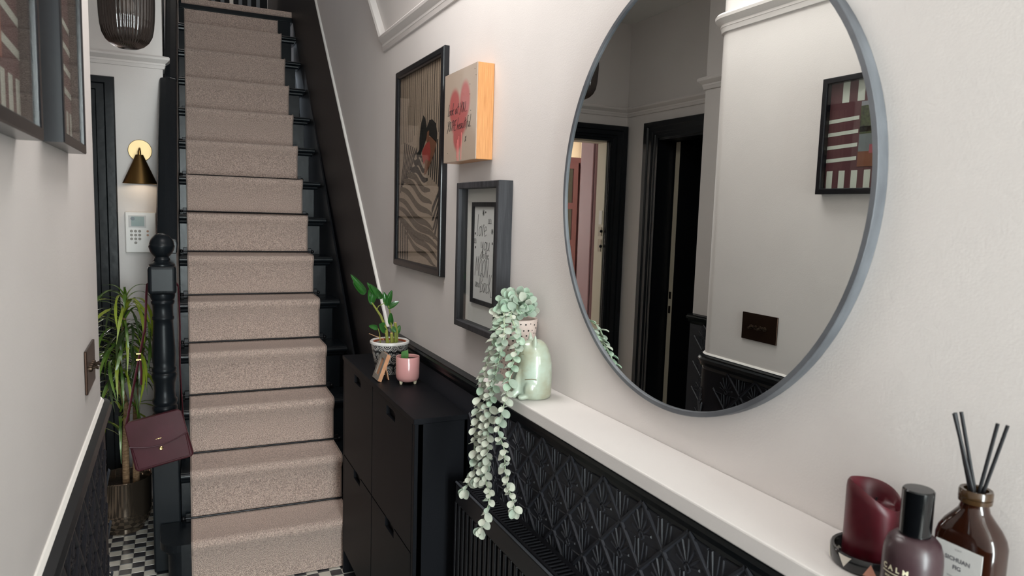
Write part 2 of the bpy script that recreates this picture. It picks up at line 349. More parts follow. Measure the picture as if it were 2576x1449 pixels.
# back wall with the kitchen door and the wall lamp
D1A, D1B = -1.105, -.41
wb = MB().box(XD-.12, D1A, YS, YS+.12, -.02, 3.03).box(D1B, -.045, YS, YS+.12, -.02, 3.15).box(D1A, D1B, YS, YS+.12, DT, 3.03).box(-.165, -.045, YS+.12, 7.7, -.02, 5.7).box(-.165, -.045, YS-.6, YS, 3.151, 5.7).build('wall_back', WALLP)
struct(wb, 'pale wall at the end of the hall with a black kitchen door frame', 'wall')
MB().sweep([(XD+.001, YS), (-.045, YS), (-.045, YS+.14)], negd(PICR), XYZ0(2.376)).build('picture_rail', WALLP, wb, True, angle=.5)
architrave('door_frame', wb, D1A, D1B, DT, lambda u, z, h: (u, YS-h, z))
ln = MB().box(D1A, D1A+.012, YS+.02, YS+.13, 0, DT).box(D1B-.012, D1B, YS+.02, YS+.13, 0, DT).box(D1A, D1B, YS+.02, YS+.13, DT-.012, DT).build('door_lining', CREAM, wb)
MB().box(D1A, D1A+.006, YS-.004, YS+.02, 0, DT).box(D1B-.006, D1B, YS-.004, YS+.02, 0, DT).build('door_stop', BLACK, wb)
STEEL = mat('strike_plate_metal', '#7d7468', .35, .9); BRASSD = mat('dark_bronze', '#4a3d33', .35, .9); IRON = mat('black_iron', '#17171a', .35, .5)
for z0, z1, m in ((1.60, 1.70, WHITE), (1.515, 1.58, STEEL), (1.40, 1.49, STEEL)):
    MB().box(D1A+.012, D1A+.016, YS+.035, YS+.075, z0, z1).build('strike_plate', m, ln)
for z in (1.55, 1.44): MB().ball((D1A+.02, YS+.03, z), .012, 10, 6).build('latch_bolt', IRON, ln, True)
# front wall behind the camera with the glazed door opening
wf = MB().box(XL-.7, -.12, YB-.15, YB-.03, -.02, 3.03).box(.78, XW, YB-.15, YB-.03, -.02, 3.03).box(-.12, .78, YB-.15, YB-.03, 2.8, 3.03).box(-.12, .78, YB-.15, YB-.03, -.02, .25).build('wall_front', WALLP)
struct(wf, 'front wall of the hall around the glazed front door', 'wall')
df = MB()
for x0, x1 in ((-.12, -.04), (.30, .36), (.70, .78)): df.box(x0, x1, YB-.12, YB-.07, .25, 2.8)
for z0, z1 in ((.25, .33), (2.05, 2.12), (2.72, 2.8)): df.box(-.12, .78, YB-.12, YB-.07, z0, z1)
df = df.build('door_1', WHITE); struct(df, 'glazed front door frame behind the viewer letting daylight in', 'door')
MB().box(-.12, .78, YB-.098, YB-.094, .25, 2.8).build('pane', glassmat('clear_glass', '#f6faf9', .03), df)
# landing, upper walls
wl2 = MB().box(-.165, 1.02, 7.6, 7.7, 3.0, 5.7).box(-.165, 1.02, 3.43, 3.55, 3.151, 5.7).build('wall_landing', WALLP)
struct(wl2, 'pale upper wall around the landing at the head of the stairs', 'wall')
# dark cupboard room beyond the second door
DKB = mat('dark_blue_paint', '#10161d', .6); DKB2 = mat('near_black_paint', '#0b0c10', .5)
rm = MB().box(-2.75, -2.65, 2.9, 4.35, -.02, 2.7).box(-2.65, -1.38, 2.9, 2.98, -.02, 2.7).box(-2.65, -1.38, 4.27, 4.345, -.02, 2.7).box(-2.7, -1.38, 2.9, 4.35, 2.6, 2.7).build('wall_cupboard', DKB)
struct(rm, 'dark blue walls of the unlit cupboard beyond the second door', 'wall')
# kitchen shell
KW = mat('kitchen_wall', '#e6dcc4', .6)
kw = MB().box(-2.9, -2.8, YS+.12, 8.0, -.02, 2.75).box(-2.8, -.17, 7.6, 7.75, -.02, 1.0).box(-2.8, -.17, 7.6, 7.75, 2.45, 2.75).box(-2.8, -2.6, 7.6, 7.75, 1., 2.45).box(-.6, -.17, 7.6, 7.75, 1., 2.45).box(-2.9, XD-.12, YS+.001, YS+.12, -.02, 2.75).build('wall_kitchen', KW)
struct(kw, 'cream kitchen walls glimpsed through the door in the mirror', 'wall')
kc = MB().box(-2.9, -.165, YS+.12, 8.0, 2.7, 2.8).build('ceiling_kitchen', CEIL); struct(kc, 'white kitchen ceiling glimpsed in the mirror', 'ceiling')
kwn = MB()
for x in (-2.6, -1.95, -1.28, -.66): kwn.box(x, x+.06, 7.62, 7.68, 1., 2.45)
for z in (1., 1.95, 2.39): kwn.box(-2.6, -.6, 7.62, 7.68, z, z+.06)
kwn = kwn.build('window_1', WHITE); struct(kwn, 'white kitchen window frame bright with daylight', 'window')
# ------------------------------------------------------------------ staircase
RS, GO, SY0, NOSE = .228, .2226, 3.166, .03
SROT = -math.atan(.0182)
SB = (0, 3.2, 0)
st = thing('staircase', 'steep black painted staircase rising beside the hall wall', 'staircase', SB, rotz=SROT)
XA, XB = 0.0, .79
def bull(y0, z0, th, n=5): return [(y0+th/2-th/2*math.sin(math.pi*k/n), z0-th/2+th/2*math.cos(math.pi*k/n)) for k in range(n+1)]
for n in range(1, 14):
    y = SY0+(n-1)*GO; z = n*RS
    prof = [(y+GO+.0, z-.032), (y+GO+.0, z)] + bull(y-NOSE, z, .032)
    if n == 1:
        # curtail step with a rounded end in front of the newel post
        po = [(XB, y+GO)] + [(XB, y-NOSE)] + [(0, y-NOSE)] + arc(0, y+.052, .082, -90, -180, 8) + [(-.082, y+GO-.006)]
        o = MB().prism(po, z-.032, z, XY).build('tread', BLACKG, st, False, .012, segs=3)
        po = [(XB-.01, y+GO)] + [(XB-.01, y)] + [(0, y)] + arc(0, y+.052, .052, -90, -180, 8) + [(-.052, y+GO-.006)]
        MB().prism(po, 0, z-.033, XY).build('riser', BLACKG, st, True, angle=.5)
        MB().prism([(XB-.01, y+.05), (XB-.01, y-.010)] + [(0, y-.010)] + arc(0, y+.052, .062, -90, -180, 8) + [(-.062, y+GO-.006)], z-.052, z-.033, XY).build('scotia', BLACKG, st, True, angle=.5)
    else:
        MB().prism(prof, XA, XB+.035, YZ).build('tread', BLACKG, st, True, angle=.7)
        MB().box(XA, XB, y, y+.018, z-RS, z-.033).build('riser', BLACKG, st, False, .002)
        MB().prism([(y, z-.033), (y-.012, z-.033), (y-.010, z-.042), (y, z-.052)], XA, XB+.02, YZ).build('scotia', BLACKG, st)
y = SY0+13*GO
MB().box(XA, XB+.02, y, y+.018, 13*RS, 14*RS-.033).build('riser', BLACKG, st)
MB().box(XA, XB+.05, y-NOSE+.012, 7.45, 14*RS-.07, 14*RS-.012).build('landing_board', BLACKG, st, False, .008)
# carcass below the treads
cp = [(SY0+GO*.6, 0.001), (6.0, 0.001), (6.0, 13*RS-.05)]
for n in range(13, 0, -1): cp += [(SY0+(n-1)*GO+.022, n*RS-.035), (SY0+(n-1)*GO+.022, (n-1)*RS-.035 if n > 1 else .001)]
MB().prism([p for p in cp if True], XA+.005, XB-.004, YZ).build('carcass', BLACK, st)
# sloping skirting on the wall side
so = lambda y, d: SLOPE*y-2.984+d
MB().prism([(3.16, .0), (3.75, .0), (6.0, so(6.0, -.35)), (6.0, so(6.0, .09)), (3.22, so(3.22, .12)), (3.16, so(3.2, .09))], .828, .838, YZ).build('wall_string', BLACK, st)
# boxed balustrade and handrail on the open side
rt = lambda y: SLOPE*y-2.108
MB().prism([(3.516, .0), (6.0, 0.), (6.0, rt(6.0)-.06), (3.516, rt(3.516)-.06)], -.042, -.003, YZ).build('balustrade_panel', BLACK, st)
hp = [(.0, -.062), (.004, -.02), (0, 0.), (-.03, .006), (-.05, .006), (-.08, .0), (-.085, -.02), (-.08, -.062)]
def rail(xs, ya, yb, nm):
    MB().loft([[(x, yy, rt(yy)+z) for x, z in xs] for yy in (ya, yb)], True, True).build(nm, BLACKG, st, False, .006, segs=3)
rail(hp, 3.516, 4.335, 'handrail')
rail([(max(x, -.05), z) for x, z in hp[:5]] + [(-.058, 0), (-.058, -.062)], 4.337, 6.05, 'handrail')
# ------------------------------------------------------------------ newel post
NX, NY = -.055, 3.447
nw = thing('newel_post', 'black turned newel post with ball finial carrying the burgundy bag', 'newel post', (NX, NY, 0))
h = .0565
MB().box(NX-h, NX+h, NY-h, NY+h, .0, .66).build('base_block', BLACKN, nw, False, .008, segs=3)
tp = [(.05, .655), (.052, .67), (.047, .685), (.053, .70), (.053, .715), (.045, .725), (.051, .735), (.052, .75), (.046, .76), (.051, .772), (.051, .785), (.044, .795), (.042, .83), (.044, .862),
      (.048, .876), (.051, .886), (.052, .90), (.046, .908), (.050, .915), (.050, .928), (.044, .935), (.0475, .96), (.048, .99), (.046, 1.03), (.043, 1.08), (.0405, 1.12), (.040, 1.143),
      (.045, 1.148), (.045, 1.158), (.041, 1.163), (.041, 1.195), (.042, 1.212), (.047, 1.218), (.048, 1.228), (.044, 1.234), (.048, 1.24), (.050, 1.25), (.050, 1.262)]
MB().lathe(tp, (NX, NY, 0), 36).build('turned_shaft', BLACKN, nw, True, angle=.9)
MB().box(NX-h, NX+h, NY-h, NY+h, 1.262, 1.388).build('square_block', BLACKN, nw, False, .016, segs=4)
MB().lathe([(.052, 1.386), (.052, 1.392), (.040, 1.398), (.032, 1.404), (.034, 1.412), (.031, 1.418)], (NX, NY, 0), 32).build('neck_ring', BLACKN, nw, True)
MB().lathe([(.03, 1.416)] + [(.051*math.sin(R_(t)), 1.472-.056*math.cos(R_(t))) for t in range(32, 86, 9)] + [(.0525, 1.470), (.0525, 1.475)] + [(.051*math.sin(R_(t)), 1.472-.056*math.cos(R_(t))) for t in range(95, 180, 9)] + [(.001, 1.528)], (NX, NY, 0), 36).build('ball_finial', BLACKN, nw, True, angle=.9)
# ------------------------------------------------------------------ carpet runner
def carpet_mat():
    m = bpy.data.materials.new('taupe_herringbone_carpet'); m.use_nodes = True; nt = m.node_tree; N = nt.nodes; L = nt.links; b = N['Principled BSDF']
    b.inputs['Roughness'].default_value = .95; b.inputs['Specular IOR Level'].default_value = .1; b.inputs['Sheen Weight'].default_value = .15
    tc = N.new('ShaderNodeTexCoord'); sp = N.new('ShaderNodeSeparateXYZ'); L.new(tc.outputs['Object'], sp.inputs[0])
    def ma(op, a, bb=None):
        n = N.new('ShaderNodeMath'); n.operation = op
        for i, q in enumerate((a, bb)):
            if q is None: continue
            if isinstance(q, (int, float)): n.inputs[i].default_value = q
            else: L.new(q, n.inputs[i])
        return n.outputs[0]
    n0 = N.new('ShaderNodeTexNoise'); n0.inputs['Scale'].default_value = 90; n0.inputs['Detail'].default_value = 2; L.new(tc.outputs['Object'], n0.inputs['Vector'])
    s_ = ma('ADD', sp.outputs[1], sp.outputs[2]); zig = ma('PINGPONG', sp.outputs[0], .016)
    ph = ma('MULTIPLY', ma('ADD', ma('ADD', s_, ma('MULTIPLY', zig, 1.1)), ma('MULTIPLY', n0.outputs['Fac'], .006)), 2*math.pi/.0085)
    wv = ma('SINE', ph)
    n1 = N.new('ShaderNodeTexNoise'); n1.inputs['Scale'].default_value = 330; n1.inputs['Detail'].default_value = 3; L.new(tc.outputs['Object'], n1.inputs['Vector'])
    hgt = ma('ADD', ma('MULTIPLY', wv, .22), ma('MULTIPLY', n1.outputs['Fac'], 1.6))
    bp = N.new('ShaderNodeBump'); bp.inputs['Strength'].default_value = .75; bp.inputs['Distance'].default_value = .004; L.new(hgt, bp.inputs['Height']); L.new(bp.outputs[0], b.inputs['Normal'])
    n2 = N.new('ShaderNodeTexNoise'); n2.inputs['Scale'].default_value = 240; n2.inputs['Detail'].default_value = 3; L.new(tc.outputs['Object'], n2.inputs['Vector'])
    cr = N.new('ShaderNodeValToRGB'); e = cr.color_ramp.elements; e[0].position = .32; e[1].position = .68; e[0].color = lin('#9a847a'); e[1].color = lin('#e8cfc2')
    L.new(n2.outputs['Fac'], cr.inputs[0]); L.new(cr.outputs[0], b.inputs['Base Color'])
    return m
CARP = carpet_mat()
CX0, CX1, CT = .042, .711, .009
pp = [(SY0-.014, .0035)]
for n in range(1, 14):
    y = SY0+(n-1)*GO; z = n*RS
    pp += [(y-.011, z-.06), (y-NOSE-CT+.012, z-.044)]
    pp += [(y-NOSE-CT+.016-.016*math.sin(math.pi*k/6)*1.0, z+CT-.022+.022*-math.cos(math.pi*k/6)) for k in range(1, 6)]
    pp += [(y-NOSE+.02, z+CT)]
    pp += [(y+GO-.022, z+CT), (y+GO-.012, z+CT+.006)]
y = SY0+13*GO; z = 14*RS
pp += [(y-.011, z-.05)]
inner = [(a+.008, b-.006) for a, b in pp]
inner[0] = (pp[0][0]+.008, .0035)
cpt = MB(); n = len(pp)
NXS = 4
xs = [CX0+(CX1-CX0)*k/NXS for k in range(NXS+1)]
cpt.loft([[(x, a, b) for a, b in pp] for x in xs], False)
cpt.loft([[(x, a, b) for a, b in inner] for x in xs], False)
for x in (CX0, CX1): cpt.loft([[(x, a, b) for a, b in pp], [(x, a, b) for a, b in inner]], False)
cpt.v = [(x, y-3.2, z) for x, y, z in cpt.v]
cr_ = cpt.build('stair_carpet', CARP, None, True, angle=.9)
cr_.location = SB; cr_.rotation_euler = (0, 0, SROT)
tag(cr_, 'taupe herringbone carpet runner laid up the black stairs', 'carpet')
BIND = mat('carpet_binding', '#9a8980', .9)
for x in (CX0, CX1):
    MB().tube([(x, a-3.2-.001, b+.001) for a, b in pp], .004, 6).build('edge_binding', BIND, cr_, True, loc=(0, 0, 0))
lcp = MB().prism([(6.03, 14*RS-.009), (7.40, 14*RS-.009)] + [(7.40, 14*RS+.008), (6.05, 14*RS+.008)] + [(6.03-.022*math.sin(math.pi*k/6), 14*RS-.014+.024*math.cos(math.pi*k/6)) for k in range(1, 6)] + [(6.035, 14*RS-.036)], XA+.02, XB+.045, YZ).build('landing_carpet', CARP, None, True, angle=.9)
lcp.location = (-.0, 0, 0); tag(lcp, 'taupe carpet covering the landing at the head of the stairs', 'carpet')
lcp.location = (.052, 0, 0)
# stair rods, one thing per step
ORD = ['first', 'second', 'third', 'fourth', 'fifth', 'sixth', 'seventh', 'eighth', 'ninth', 'tenth', 'eleventh', 'twelfth', 'thirteenth']
rod0 = None
ca, sa = math.cos(SROT), math.sin(SROT)
for n in range(1, 14):
    ly = SY0+n*GO-.024-3.2; lz = n*RS+.018
    bx = SB[0]-sa*ly; by = SB[1]+ca*ly
    lab = 'slim black stair rod at the back of the %s step from the floor' % ORD[n-1]
    if n == 1:
        rod0 = thing('stair_rod', lab, 'stair rod', (bx, by, lz), 'black stair rods holding the runner', SROT); T = rod0.location
        def loc(mb): mb.v = [tuple(Vector(v)) for v in mb.v]; return mb
        rp = [MB().tube([(.012, 0, 0), (.737, 0, 0)], .0048, 8).build('rod', IRON, rod0, True, loc=(0, 0, 0))]
        for x in (.028, .724):
            rp.append(MB().box(x-.011, x+.011, -.003, .012, -.016, .020).build('bracket', IRON, rod0, False, .002, loc=(0, 0, 0)))
        for x in (.008, .742):
            rp.append(MB().ball((x, 0, 0), .0095, 12, 8).build('finial', IRON, rod0, True, loc=(0, 0, 0)))
    else:
        r = rod0.copy(); col.objects.link(r); r.location = (bx, by, lz); r['label'] = lab
        for q in rp:
            c = q.copy(); col.objects.link(c); c.parent = r
# landing balustrade glimpsed above the top step
GREYP = mat('grey_paint', '#6f747a', .5)
lb = thing('landing_balusters', 'grey and white balusters standing on the landing above the top step', 'balusters', (.45, 7.0, 14*RS+.008))
MB().box(.06, .80, 6.97, 7.03, 14*RS+.9, 14*RS+.96).build('top_rail', BLACK, lb, False, .006)
MB().box(.06, .80, 7.03, 7.05, 14*RS+.009, 14*RS+.95).build('back_panel', BLACK, lb)
for k in range(9):
    x = .1+k*.075
    MB().box(x, x+.032, 6.985, 7.017, 14*RS+.009, 14*RS+.9).build('baluster', WHITE if k in (0, 5) else GREYP, lb, False, .004)
# ------------------------------------------------------------------ round mirror
MY, MZ, MR = 1.087, 1.716, .43
mi_ = thing('round_mirror', 'large round wall mirror with a thin brushed slate-grey frame', 'mirror', (XW, MY, MZ-MR))
FRM = mat('brushed_slate_frame', '#54565b', .45, .2, bump=(70, .35, .002), var=(26, '#74777c'), stretch=(1, .3, .3))
MIRR = mat('mirror_silver', '#dfe2e0', .0, 1.)
SG = 128
lp = [(MR, .8795), (MR, .8605), (MR-.001, .8595), (MR-.009, .8595), (MR-.010, .8605), (MR-.010, .8795)]
MB().loft([[(x, MY+r*math.cos(2*math.pi*i/SG), MZ+r*math.sin(2*math.pi*i/SG)) for i in range(SG)] for r, x in lp], True, False, True).build('frame', FRM, mi_, True, angle=.5)
MB().prism([(MY+(MR-.0095)*math.cos(2*math.pi*i/SG), MZ+(MR-.0095)*math.sin(2*math.pi*i/SG)) for i in range(SG)], .864, .868, YZ).build('glass', MIRR, mi_)
# ------------------------------------------------------------------ pictures on the right wall
def rect_frame(parent, nm, y0, y1, z0, z1, prof, m, face=-1, bevel=0):
    """closed rectangular moulding; prof (inset, x)"""
    loops = [[(x, y0+d, z0+d), (x, y1-d, z0+d), (x, y1-d, z1-d), (x, y0+d, z1-d)] for d, x in prof]
    return MB().loft(loops, True, False, True).build(nm, m, parent, False, bevel)
GLZ = glassmat('picture_glass', '#fafbfa', .03)
PBLACK = mat('black_picture_frame', '#141519', .25, spec=.5)
# 1 striped figure print
A0, A1, B0, B1 = 2.395, 2.990, 1.423, 2.238
ap = thing('picture_frame', 'tall black framed print of a figure in a wavy striped coat', 'picture', (XW, (A0+A1)/2, B0))
rect_frame(ap, 'frame', A0, A1, B0, B1, [(0, .8795), (0, .862), (.002, .862), (.003, .858), (.006, .856), (.022, .856), (.027, .858), (.031, .862), (.031, .8795)], PBLACK)
MB().box(.872, .876, A0+.022, A1-.022, B0+.022, B1-.022).build('print_paper', mat('taupe_paper', '#a69180', .8, bump=(400, .1), var=(160, '#b09b8a')), ap)
MB().box(.8635, .8645, A0+.024, A1-.024, B0+.024, B1-.024).build('glazing', GLZ, ap)
INK = mat('print_ink_black', '#1a1715', .85); INKG = mat('print_ink_umber', '#4a3f36', .85, var=(300, '#655648')); RED = mat('print_ink_red', '#a8403a', .8); BROWN = mat('print_ink_brown', '#7d5039', .8); TAUP = mat('print_ink_taupe', '#b8a292', .8)
a0, a1, b0, b1 = A0+.032, A1-.032, B0+.032, B1-.032
def UV(u, v): return (a1-u*(a1-a0), b1-v*(b1-b0))
def pol(mb, pts, lay=0, mi=0): mb.prism([UV(min(max(u, 0), 1), min(max(v, 0), 1)) for u, v in pts], .872-.0003*(lay+1), .872-.0003*lay, YZ, mi)
def band(mb, cl, w, lay=0, mi=0):
    """ribbon along centre line cl in (u,v) with widths w"""
    n = len(cl)
    for i in range(n-1):
        (u, v), (u2, v2) = cl[i], cl[i+1]; wa = w[i] if isinstance(w, list) else w; wb_ = w[i+1] if isinstance(w, list) else w
        if abs(u2-u)*.55 > abs(v2-v)*.8: q = [(u, v-wa), (u2, v2-wb_), (u2, v2+wb_), (u, v+wa)]
        else: q = [(u-wa, v), (u2-wb_, v2), (u2+wb_, v2), (u+wa, v)]
        pol(mb, q, lay, mi)
ln1 = MB()
for k in range(20):
    u = .03+k*.049; ve = .36 if k < 7 else (.33 if k < 9 else (.27 if k < 12 else (.30 if k < 15 else .345)))
    band(ln1, [(u+.006*math.sin(k*1.7+j*1.1), ve*j/6) for j in range(7)], .0022+.002*(k % 3 == 1)+.0015*(k > 13))
ln1.build('printed_lines', INK, ap)
co = MB()
for k in range(7):                                   # coat stripes, left shoulder
    band(co, [(.13+k*.052, .355+k*.008), (.11+k*.040, .45), (.06+k*.034, .55), (.03+k*.03, .63-(k*.02))], .012)
for k in range(7):                                   # right side
    band(co, [(.99-k*.045, .355+.012*k), (.985-k*.043, .5), (.97-k*.042, .62-.012*k)], [.011, .011, .008])
for k in range(4): band(co, [(.97-.02*k+.03, .60+.05*k), (.80+.02*k, .73+.045*k)], [.014, .018])
for k in range(4): band(co, [(.045+.06*k, .78+.012*k), (.05+.062*k, 1.0)], .014)
co.build('printed_coat_stripes', INK, ap)
wv_ = MB()
for k in range(11):
    ul = [.42, .36, .28, .20, .12, .02, 0, 0, 0, .05, .18][k]; ur = [.60, .64, .70, .76, .80, .82, .84, .98, 1., 1., 1.][k]
    vl = [.42, .455, .49, .52, .55, .60, .665, .72, .78, .80, .86][k]; vr = [.46, .52, .575, .635, .70, .76, .83, .88, .92, .97, 1.03][k]
    cl = []
    for j in range(13):
        t = j/12; cl.append((ul+(ur-ul)*t, vl+(vr-vl)*t + .012*math.sin(t*9+k*.5)))
    band(wv_, cl, [max(.003, (.019 if k < 9 else .016)*math.sin(math.pi*min(1, max(.03, .10+.85*j/12)))**.6) for j in range(13)], 1, 1 if (k > 2) else 0)
wv_.build('printed_wavy_stripes', [INK, INKG], ap)
hd = MB()
pol(hd, [(.58, .24), (.63, .26), (.66, .31), (.66, .36), (.60, .40), (.54, .43), (.50, .41), (.50, .35), (.53, .28)], 2, 0)
pol(hd, [(.66, .31), (.72, .275), (.78, .275), (.86, .30), (.89, .35), (.88, .395), (.80, .37), (.72, .35), (.66, .36)], 2, 0)
pol(hd, [(.70, .355), (.80, .365), (.88, .39), (.84, .44), (.76, .49), (.66, .54), (.62, .545), (.64, .47), (.68, .40)], 2, 1)
pol(hd, [(.57, .42), (.66, .385), (.73, .38), (.76, .43), (.74, .48), (.66, .465), (.61, .49), (.57, .45)], 3, 2)
pol(hd, [(.68, .33), (.72, .325), (.72, .36), (.68, .385), (.66, .37)], 4, 1)
hd.build('printed_head', [INK, BROWN, RED], ap)
# 2 painted wooden block with a sprayed heart
Y0, Y1, Z0, Z1 = 1.998, 2.279, 1.821, 2.108
bp_ = thing('painted_wood_block', 'square wooden block painted with a dripping pink heart and handwriting', 'wall art', (XW, 2.14, Z0))
WOODO = mat('plywood_edge', '#d99a5e', .45, bump=(60, .2), var=(14, '#c07f45'), stretch=(40, 1, 1), coat=.3)
MB().box(.826, .8795, Y0, Y1, Z0, Z1).build('block', WOODO, bp_, False, .0015)
PNK = mat('pale_pink_resin', '#cdb8ab', .12, coat=.6); 
hm = bpy.data.materials.new('sprayed_heart'); hm.use_nodes = True
def heart_nodes():
    nt = hm.node_tree; N = nt.nodes; L = nt.links; b = N['Principled BSDF']; b.inputs['Roughness'].default_value = .1; b.inputs['Coat Weight'].default_value = .6
    tc = N.new('ShaderNodeTexCoord'); sp = N.new('ShaderNodeSeparateXYZ'); L.new(tc.outputs['Object'], sp.inputs[0])
    def ma(op, a, bb=None, c=None):
        n = N.new('ShaderNodeMath'); n.operation = op
        for i, q in enumerate((a, bb, c)):
            if q is None: continue
            if isinstance(q, (int, float)): n.inputs[i].default_value = q
            else: L.new(q, n.inputs[i])
        return n.outputs[0]
    u = ma('SUBTRACT', 0.0, sp.outputs[1]); v = sp.outputs[2]                # object origin at the block base centre
    def blob(cu, cv, ru, rv):
        a = ma('DIVIDE', ma('SUBTRACT', u, cu), ru); c = ma('DIVIDE', ma('SUBTRACT', v, cv), rv)
        return ma('SQRT', ma('ADD', ma('MULTIPLY', a, a), ma('MULTIPLY', c, c)))
    d = ma('MINIMUM', blob(-.045, .175, .050, .060), blob(.045, .185, .045, .065))
    d = ma('MINIMUM', d, blob(-.002, .125, .072, .055)); d = ma('MINIMUM', d, blob(-.01, .085, .045, .055))
    mr = N.new('ShaderNodeMapRange'); mr.inputs['From Min'].default_value = .72; mr.inputs['From Max'].default_value = 1.12; mr.interpolation_type = 'SMOOTHSTEP'; L.new(d, mr.inputs[0])
    mx = N.new('ShaderNodeMix'); mx.data_type = 'RGBA'; L.new(mr.outputs[0], mx.inputs[0]); mx.inputs[6].default_value = lin('#b5625f'); mx.inputs[7].default_value = lin('#b8a595')
    L.new(mx.outputs[2], b.inputs['Base Color'])
heart_nodes()
MB().box(.8235, .8262, Y0, Y1, Z0, Z1).build('painted_face', hm, bp_, False, .001)
DRIP = mat('pink_drip', '#b5625f', .2)
for y, z0_, z1_, r in ((2.150, 1.823, 1.89, .0014), (2.139, 1.823, 1.90, .001), (2.118, 1.825, 1.91, .0012), (2.157, 1.832, 1.88, .001)): MB().tube([(.8234, y, z0_), (.8234, y, z1_)], r, 5).build('paint_drip', DRIP, bp_)
fnb = lambda u, v: (.8232, 2.279-u, v)
MARK = mat('marker_ink', '#1a1a1c', .6)
def words(txt, x, y, size, rad, fn, slant, sq, m, parent):
    for wd_ in txt.split(' '):
        q = MB(); x = handwriting(q, wd_, x, y, size, rad, fn, slant, sq) + .3*size*sq; q.build('handwritten_word', m, parent)
words("look at YOU...", .034, 1.972, .034, .0007, fnb, .25, .98, MARK, bp_)
words("YOU'RE beautiful.", .030, 1.922, .034, .0007, fnb, .25, .92, MARK, bp_)
words("x", .192, 1.880, .026, .0008, fnb, .2, 1., MARK, bp_)
hw = MB()
for u, v in ((.262, 2.090), (.272, 2.07), (.225, 2.05), (.226, 2.02), (.04, 1.852), (.235, 1.97)): hw.ball(fnb(u, v), .0013, 6, 4)
hw.build('ink_specks', MARK, bp_)['kind'] = 'stuff'
# 3 shadow-box frame with a hand-lettered verse
Y0, Y1, Z0, Z1 = 1.845, 2.180, 1.286, 1.754
vf = thing('shadow_box_frame', 'deep charcoal ash shadow-box frame with a hand-lettered love verse', 'picture', (XW, 2.01, Z0))
ASH = mat('charcoal_ash_wood', '#3a3a3e', .55, bump=(90, .5, .002), var=(45, '#242428'), stretch=(1, 1, .08))
rect_frame(vf, 'frame', Y0, Y1, Z0, Z1, [(0, .8795), (0, .837), (.002, .835), (.018, .835), (.020, .837), (.020, .872)], ASH)
GREYM = mat('grey_mount', '#efecea', .7)
MB().box(.868, .872, Y0+.018, Y1-.018, Z0+.018, Z1-.018).build('mount_board', GREYM, vf)
MB().box(.8475, .8485, Y0+.02, Y1-.02, Z0+.02, Z1-.02).build('glazing', GLZ, vf)
iy0, iy1, iz0, iz1 = Y0+.072, Y1-.072, Z0+.085, Z1-.062
rect_frame(vf, 'inner_frame', iy0, iy1, iz0, iz1, [(0, .868), (0, .861), (.014, .861), (.014, .868)], ASH)
MB().box(.8662, .868, iy0+.012, iy1-.012, iz0+.012, iz1-.012).build('verse_card', mat('verse_paper', '#e8e6e7', .8), vf)
fv = lambda u, v: (.866, iy1-u, iz0+v)
K_ = mat('verse_ink', '#28282c', .7)
for t_, x_, y_, z_, r_, q_ in (("love", .035, .215, .062, .0007, .78), ("you", .068, .172, .052, .0007, .95), ("to", .080, .146, .028, .0006, .8), ("the", .104, .146, .028, .0006, .8), ("MOON", .028, .088, .062, .0007, .8), ("and", .030, .052, .032, .0006, .85), ("BacK", .070, .040, .060, .0007, .76)):
    words(t_, x_, y_, z_, r_, fv, .1, q_, K_, vf)
for u, v, s in ((.085, .288, .010), (.155, .232, .009), (.022, .222, .004), (.158, .196, .004), (.026, .178, .004), (.102, .29, .003)):
    q = MB()
    for a in range(0, 180, 36): c, d = math.cos(R_(a+18))*s, math.sin(R_(a+18))*s; q.tube([fv(u-c, v-d), fv(u+c, v+d)], .0006, 4)
    q.build('inked_star', K_, vf)
for u, v in ((.135, .256), (.020, .192)):
    MB().tube([fv(u+.024*(i/10)-.012, v+.014*abs(math.sin(math.pi*i/5))**.5 if 0 < i < 10 else v) for i in range(11)] + [fv(u-.012, v)], .0006, 4).build('inked_cloud', K_, vf)
